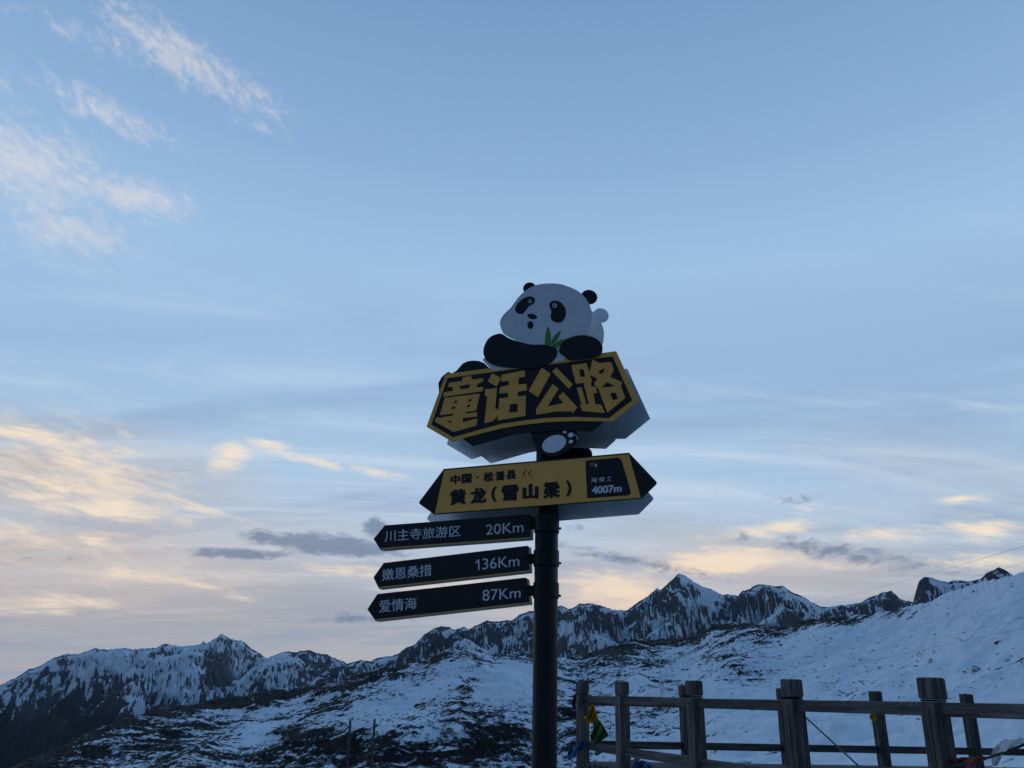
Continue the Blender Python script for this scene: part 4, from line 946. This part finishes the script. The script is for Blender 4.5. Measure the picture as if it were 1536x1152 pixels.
hill_pole(989.5, 986, 300, .16, M_PALE, 'slim pale pole standing on the snowy slope below the brown crest', 'marker_pole', ins=False)
# snow-topped log
def on_ground(px, py, rmin=70):
    d = ray(px, py); a_, t_ = azt(px, py); i = int(np.searchsorted(na, a_)); tcol = (Zg[i] - EYE) / Rg[i]
    j = int(np.argmax((tcol >= t_) & (Rg[i] > rmin))); return CAM + d * (float(Rg[i][j]) / math.hypot(d.x, d.y))
def snow_log():
    A = on_ground(587, 1121) + Vector((0, 0, .35)); B = on_ground(631, 1139) + Vector((0, 0, .35))
    A = A.lerp(B, .5) + (A - A.lerp(B, .5)); r_a = math.hypot(A.x, A.y); r_b = math.hypot(B.x, B.y); B = CAM + (B - CAM) * ((r_a * .97) / r_b)
    c = (A + B) / 2; root = empty('fallen_log', (c.x, c.y, ground_z(c.x, c.y))); tag(root, 'snow-topped fallen log lying on the scrub slope', 'log')
    off = Vector((c.x, c.y, ground_z(c.x, c.y)))
    bm = bmesh.new(); tube_bm(bm, [A.lerp(B, i / 6) - off for i in range(7)], .26, 10); bm_obj('trunk', bm, M_OLDWOOD, root, True)
    bm = bmesh.new(); tube_bm(bm, [A.lerp(B, i / 8) - off + Vector((0, -.03, .20)) for i in range(9)], [.10, .15, .17, .14, .17, .15, .18, .14, .08], 8); bm_obj('snow', bm, M_SNOW, root, True)
    for s in (.15, .5, .85):
        p = A.lerp(B, s) - off; g = ground_z(*(A.lerp(B, s)).xy)
        bm = bmesh.new(); tube_bm(bm, [(p.x, p.y, g - off.z - .3), (p.x, p.y, p.z)], .14, 8); bm_obj('stump', bm, M_OLDWOOD, root)
snow_log()
# power lines crossing the right-hand slope
for (a, da, b, db, rad, lab) in (((1205, 907), 420, (1700, 770), 120, .020, 'topmost power line crossing the sky on the right'), ((1330, 893), 380, (1700, 796), 120, .016, 'second power line just above the snow crest'),
                            ((1000, 1003), 300, (1700, 868), 105, .012, 'power line across the upper snow slope'), ((1040, 1020), 300, (1700, 893), 100, .011, 'power line across the middle of the snow slope'),
                            ((870, 1068), 230, (1700, 905), 90, .014, 'lowest power line, just above the railing posts')):
    cord((CAM + ray(*a) * (da / math.hypot(*ray(*a).xy)), CAM + ray(*b) * (db / math.hypot(*ray(*b).xy))), rad, M_WIRE, lab, 'power_line', sag=1.0, cat='power line', n=40, group='power lines')

# ------------------------------------------------------------------ thin evening haze filling the air round the whole scene
hz = bpy.data.materials.new('evening_haze'); hz.use_nodes = True; hz.node_tree.nodes.clear()
pv = N(hz.node_tree, 'ShaderNodeVolumePrincipled'); pv.inputs['Color'].default_value = (.78, .87, 1.0, 1); pv.inputs['Density'].default_value = 1.3e-5; pv.inputs['Anisotropy'].default_value = .2
ho = N(hz.node_tree, 'ShaderNodeOutputMaterial'); hz.node_tree.links.new(pv.outputs[0], ho.inputs['Volume'])
bm = bmesh.new(); bmesh.ops.create_cube(bm, size=1, matrix=Matrix.Translation((0, 0, 80)) @ Matrix.Diagonal((21000, 21000, 1470, 1)))
tag(bm_obj('haze', bm, hz), 'thin bluish evening haze over the valley and mountains', kind='stuff')
S.cycles.volume_bounces = 1
